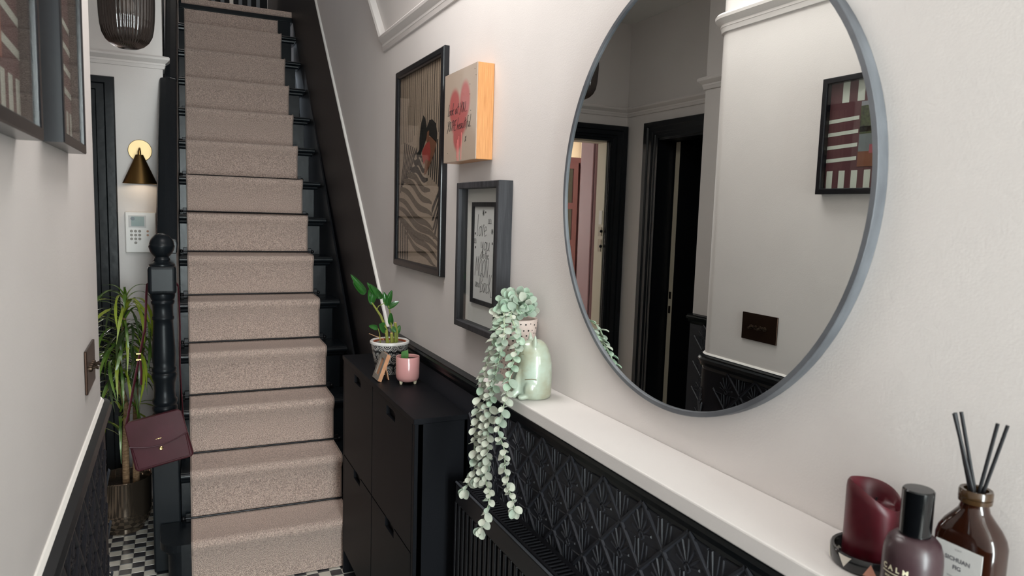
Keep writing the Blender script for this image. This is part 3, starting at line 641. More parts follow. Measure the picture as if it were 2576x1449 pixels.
# ------------------------------------------------------------------ framed prints on the left wall
BURG = mat('burgundy_print', '#5a3238', .7); PALE = mat('off_white_print', '#cfd2c8', .7)
def left_pic(nm, y0, y1, z0, z1, label, extra):
    t = thing(nm, label, 'picture', (XL, (y0+y1)/2, z0), 'framed striped prints on the left wall')
    loops = [[(x, y0+d, z0+d), (x, y1-d, z0+d), (x, y1-d, z1-d), (x, y0+d, z1-d)] for d, x in [(0, XL+.0005), (0, XL+.030), (.002, XL+.032), (.016, XL+.032), (.018, XL+.030), (.018, XL+.006)]]
    MB().loft(loops, True, False, True).build('frame', PBLACK, t)
    MB().box(XL+.004, XL+.010, y0+.016, y1-.016, z0+.016, z1-.016).build('print_paper', BURG, t)
    MB().box(XL+.0265, XL+.0275, y0+.018, y1-.018, z0+.018, z1-.018).build('glazing', GLZ, t)
    W, H = y1-y0-.036, z1-z0-.036; p = MB()
    def rc(u0, u1, v0, v1, j=.0):
        # u from the far (+y) edge, v from the top
        p.prism([(y1-.018-u0*W, z1-.018-v0*H), (y1-.018-u1*W, z1-.018-(v0+j)*H), (y1-.018-u1*W, z1-.018-(v1+j)*H), (y1-.018-u0*W, z1-.018-v1*H)], XL+.010, XL+.0106, YZ)
    for k in range(4): rc(.16+.2*k, .25+.2*k, 0, .19)
    for k in range(4): rc(.0, .40, .34+.125*k, .375+.125*k, -.015); rc(.86, 1., .34+.125*k, .375+.125*k, .0)
    for k in range(6): rc(.02+.165*k, .10+.165*k, .83, 1.)
    p.build('white_stripes', PALE, t)
    q = MB()
    def rq(u0, u1, v0, v1, mi): q.prism([(y1-.018-u*W, z1-.018-v*H) for u, v in ((u0, v0), (u1, v0), (u1, v1), (u0, v1))], XL+.0105, XL+.0112+.0002*mi, YZ, mi)
    for args in extra: rq(*args)
    q.build('photograph', [mat('photo_sky', '#8f8f98', .5), mat('photo_water', '#6f767a', .5, bump=(80, .2)), mat('photo_foliage', '#4a5230', .6, var=(120, '#2a2f20')), mat('photo_boat', '#7d4a34', .5), mat('photo_pink', '#a5525e', .5), mat('photo_salmon', '#b0685a', .5)], t)
    return t
left_pic('picture_frame', 1.355, 1.668, 1.752, 2.118, 'black framed burgundy print with white stripes, hung beside the rounded wall end',
         [(.42, .84, .20, .80, 0), (.42, .84, .48, .66, 1), (.42, .56, .24, .48, 2), (.42, .84, .43, .50, 2), (.42, .70, .66, .80, 3), (.56, .84, .60, .68, 4)])
left_pic('picture_frame', .840, 1.150, 1.738, 2.104, 'black framed burgundy print with a salmon photograph, hung farther from the rounded end',
         [(.42, .84, .20, .80, 5), (.42, .84, .20, .35, 0)])
# ------------------------------------------------------------------ switch plate on the left wall
sw = thing('light_switch', 'dark bronze switch plate with four small toggles', 'light switch', (XL, 1.895, 1.222))
SWB = mat('dark_bronze_plate', '#3a2a22', .3, .85)
MB().box(XL+.0003, XL+.006, 1.81, 1.98, 1.222, 1.322).build('plate', SWB, sw, False, .0015)
for k in range(4):
    y = 1.865+.022*k
    MB().lathe([(.008, 0), (.008, .004), (.005, .006)], M=Matrix.Translation((XL+.006, y, 1.272)) @ Matrix.Rotation(R_(90), 4, 'Y'), seg=14).build('collar', BRASSD, sw, True)
    MB().tube([(XL+.010, y, 1.272), (XL+.022, y+.001, 1.268 if k % 2 else 1.277)], [.0028, .0042], 8).build('toggle', BRASSD, sw, True)
# ------------------------------------------------------------------ floating shelf
sh = MB().box(.740, .8795, .1, 1.736, 1.180, 1.210).build('floating_shelf', WALLP, None, False, .003)
tag(sh, 'pale painted floating shelf below the round mirror', 'shelf')
# ------------------------------------------------------------------ radiator
rd = thing('radiator', 'long charcoal column radiator with a slotted top grille', 'radiator', (.82, 1.1, .12))
RX0, RX1, RY0, RY1, RZ = .768, .850, .25, 1.965, .828
fp = MB().box(RX0, RX0+.012, RY0, RY1, RZ-.062, RZ).box(RX0, RX0+.012, RY0, RY1, .12, .18).box(RX0, RX0+.012, RY1-.012, RY1, .12, RZ).box(RX0, RX0+.012, RY0, RY0+.012, .12, RZ)
fp.build('front_panel', RADM, rd, False, .003)
MB().box(RX0+.018, RX0+.022, RY0+.005, RY1-.005, .13, RZ-.03).build('water_panel', RADM, rd)
MB().box(RX1-.012, RX1, RY0, RY1, .12, RZ-.004).build('back_panel', RADM, rd, False, .003)
MB().tube([(RX0+.003, RY0+.01, RZ+.001), (RX0+.003, RY1-.004, RZ+.001)], .0035, 6).build('top_seam', mat('grey_enamel', '#4b4e54', .35), rd, True)  # seam coloured a lighter grey than the enamel around it
MB().box(RX0+.010, RX1-.010, RY1-.006, RY1, .12, RZ-.004).build('end_panel', RADM, rd)
bo = MB().box(0, .010, -.0085, .0085, 0, RZ-.062-.18).build('slat', RADM, rd, False, .0035, loc=(RX0+.001, 0, .06)); bme = bo.data
ys_ = [RY1-.012-.020-.0333*k for k in range(50)]
bo.location = (RX0+.001-.82, ys_[0]-1.1, .18-.12)
for y in ys_[1:]:
    c = bo.copy(); col.objects.link(c); c.parent = rd; c.location = (RX0+.001-.82, y-1.1, .18-.12)
gb = MB().box(0, RX1-RX0-.026, -.0032, .0032, -.010, 0).build('grille_bar', RADM, rd, False, .002, loc=(RX0+.013-.82, RY1-.03-1.1, RZ-.12))
for k in range(1, 100):
    c = gb.copy(); col.objects.link(c); c.parent = rd; c.location = (RX0+.013-.82, RY1-.03-.0155*k-1.1, RZ-.12)
MB().box(RX0+.012, RX0+.02, RY0, RY1, RZ-.012, RZ+.001).box(RX1-.02, RX1-.012, RY0, RY1, RZ-.012, RZ).build('grille_edge', RADM, rd)
# ------------------------------------------------------------------ shoe cabinet
CX, CXB, CY0, CY1, CZ = .667, .845, 2.062, 3.098, 1.01
sc = thing('shoe_cabinet', 'black slim shoe cabinet with four flap doors', 'cabinet', (.756, 2.587, 0))
MB().box(CX-.004, CXB, CY0-.004, CY1+.004, CZ-.018, CZ).build('top', CABM, sc, False, .002)
MB().box(CX+.012, CXB, CY0, CY0+.02, 0, CZ-.018).box(CX+.012, CXB, CY1-.02, CY1, 0, CZ-.018).box(CX+.004, CXB, 2.582, 2.592, .09, CZ-.018).box(CXB-.01, CXB, CY0, CY1, .09, CZ-.018).box(CX+.012, CXB, CY0, CY1, .09, .105).box(CX+.08, CXB-.01, CY0+.02, CY1-.02, .1, .9).box(CX+.02, CXB-.01, CY0+.02, CY1-.02, .55, .556).build('carcass', CABM, sc)
for y0, y1 in ((CY0, CY0+.022), (CY1-.022, CY1)):
    MB().box(CX, CX+.03, y0, y1, 0, CZ-.018).build('leg', CABM, sc, False, .002)
def flap(y0, y1, z0, z1):
    ym = (y0+y1)/2; a, b = ym-.055, ym+.055; c, d = z1-.052, z1-.018
    m = MB().box(CX, CX+.014, y0, y1, z0, c).box(CX, CX+.014, y0, a, c, d).box(CX, CX+.014, b, y1, c, d).box(CX, CX+.014, y0, y1, d, z1)
    if z1 < .8: m = MB().box(CX, CX+.014, y0, y1, z0, z1-.034).box(CX, CX+.014, y0, a, z1-.034, z1).box(CX, CX+.014, b, y1, z1-.034, z1)
    o = m.build('door', CABM, sc)
    MB().box(CX+.014, CX+.017, a-.006, b+.006, c-.006, d+.006).build('pull_hole_shade', DKB2, o)  # dark slab stands for the shade inside the pull hole
for y0, y1 in ((CY0+.025, 2.583), (2.591, CY1-.025)):
    flap(y0, y1, .562, CZ-.021); flap(y0, y1, .112, .556)
# ------------------------------------------------------------------ wall lamp
BRASS = mat('brushed_brass', '#c2aa80', .45, 1., bump=(300, .05), stretch=(1, 1, .1)); BRASSA = mat('antique_brass', '#94764a', .34, 1., bump=(200, .05))
wlp = thing('wall_lamp', 'brass wall lamp with a round plate and cone shade', 'lamp', (-.163, YS, 1.75))
MB().lathe([(.057, 0), (.0585, .004), (.0585, .010), (.056, .013), (.0, .013)], M=Matrix.Translation((-.163, YS-.0005, 1.935)) @ Matrix.Rotation(R_(90), 4, 'X'), seg=48).build('back_plate', BRASS, wlp, True, angle=.5)
MB().tube([(-.163, YS-.012, 1.937), (-.163, YS-.05, 1.945), (-.163, YS-.088, 1.938), (-.163, YS-.10, 1.92)], .005, 10).build('arm', BRASSA, wlp, True)
MB().lathe([(.008, 1.905), (.0085, 1.925), (.006, 1.932)], (-.163, YS-.10, 0), 20).build('socket_cap', BRASSA, wlp, True)
MB().lathe([(.018, 1.908), (.019, 1.906), (.083, 1.757), (.0815, 1.757), (.017, 1.904)], (-.163, YS-.10, 0), 48).build('shade', BRASSA, wlp, True, angle=.6)
MB().ball((-.163, YS-.10, 1.815), .02, 16, 10).build('bulb', mat('warm_bulb', '#f0e6d2', .4, emit=('#ffdba8', 1.)), wlp, True)
pl = bpy.data.lights.new('wall_lamp_light', 'POINT'); pl.energy = .3; pl.color = (1, .83, .62); pl.shadow_soft_size = .022
plo = bpy.data.objects.new('wall_lamp_light', pl); col.objects.link(plo); plo.location = (-.163, YS-.10, 1.785)
# ------------------------------------------------------------------ alarm keypad
al = thing('alarm_keypad', 'white alarm control panel with round keys and a grey display', 'keypad', (-.168, YS, 1.385))
PLW = mat('white_plastic', '#dcd8d4', .25, coat=.3)
MB().box(-.243, -.093, YS-.026, YS-.0005, 1.385, 1.607).build('case', PLW, al, False, .005, segs=3)
MB().box(-.226, -.142, YS-.028, YS-.0255, 1.523, 1.588).build('display_bezel', mat('display_bezel', '#c9c8c8', .12), al, False, .001)
scr = MB().box(-.213, -.150, YS-.029, YS-.0275, 1.530, 1.582).build('screen', mat('lcd_screen', '#9fb0b0', .1), al)
MB().lathe([(.010, 0), (.010, .0005)], M=Matrix.Translation((-.206, YS-.029, 1.570)) @ Matrix.Rotation(R_(90), 4, 'X'), seg=18).build('screen_emblem', mat('emblem_ink', '#4a5560', .3), scr)
KEY = mat('grey_key', '#8e877f', .4)
for r, rowk in enumerate(((0, 1, 2), (0, 1, 2), (0, 1, 2), (1,))):
    for k in rowk: MB().lathe([(.0072, 0), (.0072, .002), (.006, .003)], M=Matrix.Translation((-.213+.0195*k, YS-.0255, 1.503-.021*r)) @ Matrix.Rotation(R_(90), 4, 'X'), seg=14).build('key', KEY, al, True)
for z in (1.503, 1.482): MB().lathe([(.006, 0), (.006, .002)], M=Matrix.Translation((-.135, YS-.0255, z)) @ Matrix.Rotation(R_(90), 4, 'X'), seg=12).build('key', mat('peach_key', '#b5866a', .4), al)
for k in range(5): MB().box(-.141, -.127, YS-.0275, YS-.0255, 1.583-.012*k, 1.589-.012*k).build('indicator', PLW, al)
sd = MB()
for i in range(-2, 3):
    for j in range(-2, 3):
        if abs(i)+abs(j) < 4: sd.lathe([(.0011, 0), (.0011, .0004)], M=Matrix.Translation((-.178+.005*i, YS-.0255, 1.413+.005*j)) @ Matrix.Rotation(R_(90), 4, 'X'), seg=6)
sd.build('speaker_holes', KEY, al)
# ------------------------------------------------------------------ ribbed pendant shade
PXc, PYc, PZb = -.154, 3.2, 2.250
pd = thing('pendant_lamp', 'ribbed smoked glass pendant lamp hanging from the ceiling', 'lamp', (PXc, PYc, PZb))
SMOKE = glassmat('smoked_glass', '#857d79', .09)
prof = [(.012, 0), (.035, .004), (.058, .015), (.076, .032), (.088, .055), (.094, .085), (.097, .12), (.099, .17), (.099, .22), (.094, .255), (.08, .28), (.05, .30), (.035, .305)]
loops = []
NR_ = 44; SGp = NR_*6
for r, z in prof:
    loops.append([(PXc+(r-(.0028*(r/.1))*(1-abs(math.sin(math.pi*NR_*i/SGp))))*math.cos(2*math.pi*i/SGp), PYc+(r-(.0028*(r/.1))*(1-abs(math.sin(math.pi*NR_*i/SGp))))*math.sin(2*math.pi*i/SGp), PZb+z) for i in range(SGp)])
ps = MB().loft(loops, True); ps.add([p for p in loops[0]], [tuple(range(SGp-1, -1, -1))])
ps.build('glass_shade', SMOKE, pd, True, angle=1.2)
MB().lathe([(.03, .30), (.045, .303), (.045, .33), (.02, .36), (.012, .40)], (PXc, PYc, PZb), 24).build('cap', BRASSD, pd, True)
MB().lathe([(.018, .20), (.02, .22), (.02, .30)], (PXc, PYc, PZb), 20).build('lamp_holder', IRON, pd, True)
MB().ball((PXc, PYc, PZb+.16), .032, 20, 12).build('bulb', mat('frosted_bulb', '#d8d4cc', .3), pd, True)
MB().tube([(PXc, PYc, PZb+.39), (PXc, PYc, 3.015)], .003, 8).build('flex', IRON, pd)
MB().lathe([(.05, 3.0), (.05, 3.029), (.0, 3.0295)], (PXc, PYc, 0), 24).build('ceiling_rose', BRASSD, pd, True)
# ------------------------------------------------------------------ dracaena in a dark bronze planter
QX, QY = -.258, 3.945
dp = thing('potted_dracaena', 'tall dracaena with drooping strap leaves in a glossy dark bronze planter', 'plant', (QX, QY, 0))
BRZ = mat('glossy_bronze', '#75675a', .06, .8, coat=.6)
MB().lathe([(.0, .001), (.088, .001), (.090, .003), (.090, .028), (.1, .030), (.112, .045), (.121, .07), (.1245, .11), (.126, .27), (.128, .274), (.126, .277), (.1215, .272), (.118, .22), (.0, .215)], (QX, QY, 0), 64).build('planter', BRZ, dp, True, angle=.7)
MB().lathe([(.0, .222), (.117, .222), (.117, .2), (0, .2)], (QX, QY, 0), 40).build('soil', mat('potting_soil', '#2a211b', .95, bump=(80, .8, .01)), dp)
BARK = mat('cane_bark', '#a08263', .8, bump=(60, .6, .003), var=(40, '#75593f'), stretch=(1, 1, 3))
canes = [[(-.247, 3.93, .22), (-.245, 3.93, .45), (-.236, 3.935, .62), (-.262, 3.94, .76), (-.265, 3.945, .86), (-.240, 3.945, 1.03), (-.228, 3.945, 1.17)],
         [(-.203, 3.955, .22), (-.200, 3.955, .45), (-.193, 3.955, .66), (-.178, 3.965, .80), (-.160, 3.97, .93), (-.150, 3.97, 1.02)]]
for c in canes:
    MB().tube(c, [.0165, .0155, .015, .0135, .0115, .009, .007][:len(c)], 10).build('cane', BARK, dp, True)
LEAFG = mat('strap_leaf_green', '#6b8a30', .38, var=(8, '#3d5a22'), coat=.15); LEAFD = mat('strap_leaf_dark', '#3f4f28', .4, var=(8, '#2c3a1e'), coat=.15); LEAFY = mat('strap_leaf_yellow', '#a3b03a', .4, var=(6, '#7f8f2c'), coat=.15)
def strap_me(L, w, th0, droop, m, seed):
    """strap leaf starting at the origin, running along +x then drooping"""
    rnd = random.Random(seed); pts = []; x = z = 0; th = th0; n = 11
    for k in range(n+1):
        t = k/n; pts.append((x, 0, z, w*(.55+.45*math.sin(math.pi*min(1, t*1.6+.1)) if t < .55 else 1.02*(1-((t-.55)/.45)**1.6))))
        th = th0-(th0+droop)*min(1, (t*1.25)**1.1); s = L/n; x += math.cos(th)*s; z += math.sin(th)*s
    mb = MB(); loops = []
    for x, y, z, q in pts: q = max(q, .0006); loops.append([(x, -q, z+.0012), (x, 0, z-.0012), (x, q, z+.0012), (x, 0, z-.0002)])
    mb.loft(loops, True, True); o = mb.build('leaf', m, None, True, angle=1.5); me = o.data; bpy.data.objects.remove(o); return me
straps = [strap_me(L, w, t0, d, m, i) for i, (L, w, t0, d, m) in enumerate([
    (.42, .0085, .9, 1.50, LEAFG), (.36, .008, .7, 1.52, LEAFG), (.30, .0075, 1.0, 1.3, LEAFD), (.45, .009, .75, 1.54, LEAFY), (.22, .007, 1.2, .4, LEAFG), (.38, .008, .85, 1.50, LEAFD), (.26, .0075, 1.1, 1.2, LEAFG)])]
def crown(tip, z0, z1, nn, kinds, seed, cane):
    rnd = random.Random(seed)
    for k in range(nn):
        t = k/nn; z = z0+(z1-z0)*t
        # position on the cane at this height
        P = None
        for a, b in zip(cane[:-1], cane[1:]):
            if a[2] <= z <= b[2]: P = Vector(a).lerp(Vector(b), (z-a[2])/(b[2]-a[2]))
        if P is None: P = Vector(cane[-1])
        az = k*2.399+rnd.uniform(-.4, .4)
        # leaves lean away from the wall and from the newel post
        if math.sin(az) > .5 : az = -az
        me = straps[rnd.choice(kinds)]
        s = rnd.uniform(.78, 1.05)
        tipx = P.x-QX+math.cos(az)*.2*s; 
        if P.x+math.cos(az)*.24*s > -.105: s *= .48
        inst('leaf', me, dp, (P.x-QX, P.y-QY, P.z), (rnd.uniform(-.25, .25), rnd.uniform(-.12, .10), az), (s, s*rnd.uniform(.85, 1.2), s))
crown(None, .74, 1.17, 84, [0, 1, 3, 5, 0, 3], 3, canes[0])
crown(None, .72, 1.02, 74, [5, 2, 5, 2, 6, 1], 5, canes[1])
for k in range(9):
    inst('leaf', straps[4 if k < 5 else 6], dp, (-.228-QX, 3.945-QY, 1.165), (0, -.25 if k < 5 else 0, k*2.1+.5), (.75, 1, .75))
for k in range(22):
    az = k*.66+2.2
    if math.sin(az) > .5: az = -az
    inst('leaf', straps[(0, 3)[k % 2]], dp, (canes[0][4][0]-QX, canes[0][4][1]-QY, .86-.018*k), (0, 0, az), (.9, .9, 1.05))
# ------------------------------------------------------------------ burgundy cross-body bag
LEA = mat('burgundy_leather', '#4a2029', .42, bump=(240, .12, .001), var=(9, '#40191f'), coat=.06, spec=.3); LEAE = mat('burgundy_piping', '#45242c', .4); GOLD = mat('pale_gold', '#d8bd86', .25, 1.)
bgx, bgy, bgz = -.056, 3.352, .515
bag = thing('crossbody_bag', 'burgundy leather cross-body bag with flap and gold stud, hanging from the newel post', 'bag', (bgx, bgy, bgz))
TL_ = R_(-11.5)
def BG(u, y, v):                      # bag plane, tilted in the picture plane
    return (bgx+math.cos(-TL_)*u-math.sin(-TL_)*v, y, bgz+.005+math.sin(-TL_)*u+math.cos(-TL_)*v+.0)
WB, HB = .112, .222
fnB = lambda u, v, h: BG(u, h, v)
def taper(u, v): return (u*(1.0+.06*(1-v/HB)), v)
outl = [taper(u, v) for u, v in [(-WB+.012, 0), (WB-.012, 0), (WB, .012), (WB, HB-.02), (WB-.014, HB), (-WB+.014, HB), (-WB, HB-.02), (-WB, .012)]]
MB().prism(outl, bgy-.020, bgy+.026, fnB).build('body', LEA, bag, False, .008, segs=3)
# flap: rolls over the top and ends in a curved hem
fl_ = [(-WB-.001, HB-.004), (-WB+.012, HB+.006), (WB-.012, HB+.006), (WB+.001, HB-.004), (WB+.004, .118)] + [(WB*(1-2*k/10)*1.03, .118-.026*math.sin(math.pi*k/10)) for k in range(1, 10)] + [(-WB-.004, .118)]
flp = MB().prism(fl_, bgy-.028, bgy-.021, fnB).build('flap', LEA, bag, False, .003, segs=2)
MB().tube([BG(WB*(1-2*k/12)*1.035, bgy-.0285, .121-.026*math.sin(math.pi*k/12)) for k in range(13)], .0028, 8).build('hem', LEAE, flp, True)
MB().prism([(-WB*.93, .012), (WB*.93, .012), (WB*.95, .112), (-WB*.95, .112)], bgy-.0245, bgy-.019, fnB).build('front_pocket', LEA, bag, False, .003)
MB().lathe([(.0085, 0), (.0085, .003), (.006, .005), (.003, .0045)], M=Matrix.Translation(BG(.0, bgy-.0245, .080)) @ Matrix.Rotation(R_(90), 4, 'X'), seg=20).build('stud', GOLD, bag, True)
mb = MB()
for k, ww in enumerate((.0022, .0016, .0024, .0018, .0022, .0016)):
    u = -.011+.0042*k; mb.prism([(u, .124), (u+ww, .124), (u+ww, .1275), (u, .1275)], bgy-.0290, bgy-.0278, fnB)
mb.build('gold_lettering', GOLD, flp)
# strap up both sides of the post and over the handrail behind it
L0 = Vector(BG(-WB+.006, bgy-.004, HB-.004)); R0_ = Vector(BG(WB-.006, bgy+.006, HB-.004))
sl = [L0, L0.lerp(Vector((-.121, 3.40, 1.15)), .5), Vector((-.125, 3.41, 1.12)), Vector((-.119, 3.46, 1.26)), Vector((-.116, 3.49, 1.295)), Vector((-.104, 3.5095, 1.31)), Vector((-.055, 3.5095, 1.315)), Vector((-.008, 3.5095, 1.31)), Vector((.008, 3.49, 1.29)), Vector((.010, 3.45, 1.25)), Vector((.012, 3.41, 1.12)), R0_.lerp(Vector((.012, 3.40, 1.12)), .5), R0_+Vector((.012, 0, -.02)), R0_+Vector((.022, .0, -.10))]
MB().tube(sl, .0068, 8, .35).build('strap', LEA, bag, True)
bk = L0.lerp(Vector((-.121, 3.40, 1.15)), .62)
MB().box(bk.x-.010, bk.x+.010, bk.y-.006, bk.y+.006, bk.z-.003, bk.z+.003).build('buckle', GOLD, bag)
MB().box(bk.x-.009, bk.x+.009, bk.y-.006, bk.y+.006, bk.z+.024, bk.z+.029).build('strap_keeper', GOLD, bag)
MB().tube([bk+Vector((.006, -.004, 0)), bk+Vector((.010, -.006, -.05)), bk+Vector((.008, -.006, -.11))], .0062, 8, .35).build('strap_tail', LEA, bag, True)
# ------------------------------------------------------------------ plant in the patterned pot on the cabinet
def mandala_mat():
    m = bpy.data.materials.new('mandala_glaze'); m.use_nodes = True; nt = m.node_tree; N = nt.nodes; L = nt.links; b = N['Principled BSDF']; b.inputs['Roughness'].default_value = .3
    tc = N.new('ShaderNodeTexCoord'); sp = N.new('ShaderNodeSeparateXYZ'); L.new(tc.outputs['Object'], sp.inputs[0])
    def ma(op, a, bb=None):
        n = N.new('ShaderNodeMath'); n.operation = op
        for i, q in enumerate((a, bb)):
            if q is None: continue
            if isinstance(q, (int, float)): n.inputs[i].default_value = q
            else: L.new(q, n.inputs[i])
        return n.outputs[0]
    th0 = ma('MULTIPLY', ma('ARCTAN2', sp.outputs[1], sp.outputs[0]), .066)
    cell = .052
    def rings(offx, offz, cell, k, spokes):
        th = ma('ADD', th0, ma('MULTIPLY', ma('FLOOR', ma('DIVIDE', ma('ADD', sp.outputs[2], offz), cell)), cell*.5))
        a = ma('SUBTRACT', ma('MULTIPLY', ma('FRACT', ma('DIVIDE', ma('ADD', th, offx), cell)), cell), cell/2)
        c = ma('SUBTRACT', ma('MULTIPLY', ma('FRACT', ma('DIVIDE', ma('ADD', sp.outputs[2], offz), cell)), cell), cell/2)
        r = ma('SQRT', ma('ADD', ma('MULTIPLY', a, a), ma('MULTIPLY', c, c)))
        ring = ma('GREATER_THAN', ma('SINE', ma('MULTIPLY', r, k)), .35)
        sp_ = ma('GREATER_THAN', ma('SINE', ma('MULTIPLY', ma('ARCTAN2', c, a), spokes)), 0.)
        band = ma('MULTIPLY', ma('GREATER_THAN', r, cell*.30), ma('LESS_THAN', r, cell*.42))
        inn = ma('MULTIPLY', ring, ma('LESS_THAN', r, cell*.30)); ou = ma('MULTIPLY', sp_, band)
        return ma('MAXIMUM', inn, ou), ma('LESS_THAN', r, cell*.44)
    v1, m1 = rings(0., .012, .0518, 1000, 22.); v2, m2 = rings(.026, .038, .026, 1300, 10.)
    t = ma('ADD', ma('MULTIPLY', v1, m1), ma('MULTIPLY', ma('MULTIPLY', v2, m2), ma('SUBTRACT', 1., m1)))
    cr = N.new('ShaderNodeMix'); cr.data_type = 'RGBA'; L.new(t, cr.inputs[0]); cr.inputs[6].default_value = lin('#232427'); cr.inputs[7].default_value = lin('#d8d5d0')
    L.new(cr.outputs[2], b.inputs['Base Color']); return m
ZX, ZY = .768, 2.715
zp = thing('potted_zz_plant', 'glossy-leaved houseplant in a black and white mandala patterned pot', 'plant', (ZX, ZY, 1.0102))
MB().lathe([(0, 1.0102), (.052, 1.0102), (.054, 1.014), (.0745, 1.128), (.0755, 1.130)], (ZX, ZY, 0), 48).build('pot', mandala_mat(), zp, True, angle=.6)
MB().lathe([(.0755, 1.128), (.078, 1.131), (.0778, 1.138), (.0745, 1.141), (.066, 1.138), (.064, 1.12)], (ZX, ZY, 0), 48).build('rim', mat('white_glaze', '#d9d5d1', .25), zp, True)
MB().lathe([(.0, 1.122), (.0655, 1.122), (.0655, 1.136), (.062, 1.136), (.062, 1.124)], (ZX, ZY, 0), 32).build('terracotta_liner', mat('terracotta', '#a2502f', .8, bump=(80, .4)), zp)
STEMG = mat('olive_stem', '#6d7a35', .45, var=(30, '#8a8a3c')); ZLEAF = mat('glossy_leaf', '#2a5c24', .2, var=(14, '#204c1b'), coat=.4); CUT = mat('cut_stem', '#c9a06a', .7)
def oval_me(L, w, m, cup=.12, nm='leaf', n=7, th=.0009, tip=0.):
    mb = MB(); top = []; 
    for k in range(n+1):
        t = .5-.5*math.cos(math.pi*k/n); q = max(w*.06, w*math.sqrt(max(0, 1-(2*t-1)**2))*((.82+.36*t) if not tip else (1.25-tip*t))); x = L*t; zc = -cup*L*(t-.4)**2*2
        top.append([(x, -q, zc+q*.25), (x, -q*.5, zc+q*.06), (x, 0, zc-.0006), (x, q*.5, zc+q*.06), (x, q, zc+q*.25)])
    loops = [a + [(x, y, z-th) for x, y, z in reversed(a)] for a in top]
    mb.loft(loops, True, True); o = mb.build(nm, m, None, True, angle=1.2); me = o.data; bpy.data.objects.remove(o); return me
ZL = oval_me(.058, .0150, ZLEAF, tip=.55)
def zpt(px, py, y=ZY): return AY(px, py, y)
def orient(P, D, N_):
    """matrix: x along D, z close to N_"""
    x = Vector(D).normalized(); z = Vector(N_); z = (z-x*z.dot(x)).normalized(); y = z.cross(x)
    return Matrix(((x.x, y.x, z.x, P[0]), (x.y, y.y, z.y, P[1]), (x.z, y.z, z.z, P[2]), (0, 0, 0, 1)))
def zleaf(p0, p1, y=ZY, dy=-.012, sc=1., n=(-.35, -.9, .35)):
    A = zpt(*p0, y); B = zpt(*p1, y+dy); D = B-A; s = D.length/.058*sc
    M = orient(A-Vector((ZX, ZY, 1.0102)), D, n) @ Matrix.Diagonal((s, min(max(s, .8), .95)*.85, s, 1))
    inst('leaf', ZL, zp, M=M)
for pts, rr in (([(974, 866), (972, 830), (958, 795), (940, 768), (936, 762)], [.0062, .006, .005, .0034, .0028]), ([(990, 862), (984, 815), (980, 780), (977, 768)], [.003, .003, .0026, .002]), ([(957, 866), (955, 840), (951, 826)], [.0022, .002, .0016]),
               ([(1000, 862), (1000, 838), (997, 815)], [.0028, .0028, .0024]), ([(968, 762), (952, 770), (948, 780)], [.0016]*3)):
    MB().tube([zpt(a, b) for a, b in pts], rr, 8).build('stem', STEMG, zp, True)
for a, b, c, d, r in ((986, 866, 985, 838, .0062), (996, 866, 994, 812, .0058), (978, 866, 971, 838, .005)):
    o = MB().tube([zpt(a, b), zpt(c, d)], [r*1.15, r], 10).build('cut_stem', STEMG, zp, True); MB().ball(zpt(c, d), r*1.02, 10, 6, (1, 1, .35)).build('cut_end', CUT, o, True)
MB().tube([zpt(928, 839), zpt(945, 846), zpt(962, 851), zpt(966, 856)], [.0012, .0015, .0018, .0018], 6).build('dry_twig', mat('dry_twig', '#b08a68', .8), zp, True)
for a in (((937, 767), (929, 727)), ((936, 762), (945, 726)), ((921, 738), (884, 692)), ((918, 741), (889, 709)), ((956, 752), (925, 712)), ((974, 770), (985, 731)), ((975, 775), (1003, 758)), ((962, 752), (932, 716)), ((983, 818), (983, 788)), ((951, 826), (929, 820)), ((970, 838), (955, 815)), ((998, 840), (1006, 818)), ((958, 822), (968, 812)), ((975, 770), (965, 735)), ((985, 822), (996, 836))):
    zleaf(*a, dy=random.uniform(-.02, .015))
# ------------------------------------------------------------------ small copper easel frame and pink footed pot
COP = mat('copper_wood', '#c28760', .35, .35, var=(20, '#d9a47e')); PALEW = mat('pale_grey_wood', '#8d857c', .5, var=(40, '#7a736b'))
ef = thing('easel_photo_frame', 'tiny copper and grey photo frame leaning on its easel leg', 'photo frame', (.69, 2.605, 1.0102))
LN = R_(20)
def EF(d, y, s): return (.680+d*math.cos(LN)+s*math.sin(LN), y, 1.0112+.0035+s*math.cos(LN)-d*math.sin(LN))
fe = lambda a, b, h: EF(h, a, b)
loops = [[EF(x, 2.563+d, d*1.0), EF(x, 2.645-d, d), EF(x, 2.645-d, .105-d), EF(x, 2.563+d, .105-d)] for d, x in [(0, .010), (0, 0), (.020, 0), (.020, .010)]]
MB().loft(loops, True, False, True).build('frame', [PALEW], ef, False, .0008)
MB().prism([(2.5628, 0), (2.6455, 0), (2.6455, .1055), (2.5628, .1055)], .0101, .015, fe).build('copper_back', COP, ef)
MB().prism([(2.5622, 0), (2.5628, 0), (2.5628, .1055), (2.5622, .1055)], .0005, .015, fe).build('copper_edge', COP, ef)
MB().prism([(2.582, .018), (2.626, .018), (2.626, .087), (2.582, .087)], .006, .0099, fe).build('photo_insert', COP, ef)
MB().prism([(.7265, 1.0104), (.7315, 1.0104), (.716, 1.078), (.713, 1.077)], 2.585, 2.617, XZ).build('easel_leg', COP, ef)
PKX, PKY = .782, 2.515
pk = thing('pink_footed_pot', 'pink ceramic pot on three cream feet with a cactus cutting', 'plant pot', (PKX, PKY, 1.0102))
PINK = mat('pink_glaze', '#d59a99', .16, coat=.5, var=(10, '#d09a96')); FEET = mat('cream_glaze', '#e0d2b8', .3)
MB().lathe([(.0, 1.020), (.03, 1.020), (.040, 1.026), (.0435, 1.036), (.0445, 1.05), (.0445, 1.112), (.0435, 1.1145), (.041, 1.113), (.040, 1.10), (.0, 1.098)], (PKX, PKY, 0), 48).build('pot', PINK, pk, True, angle=.8)
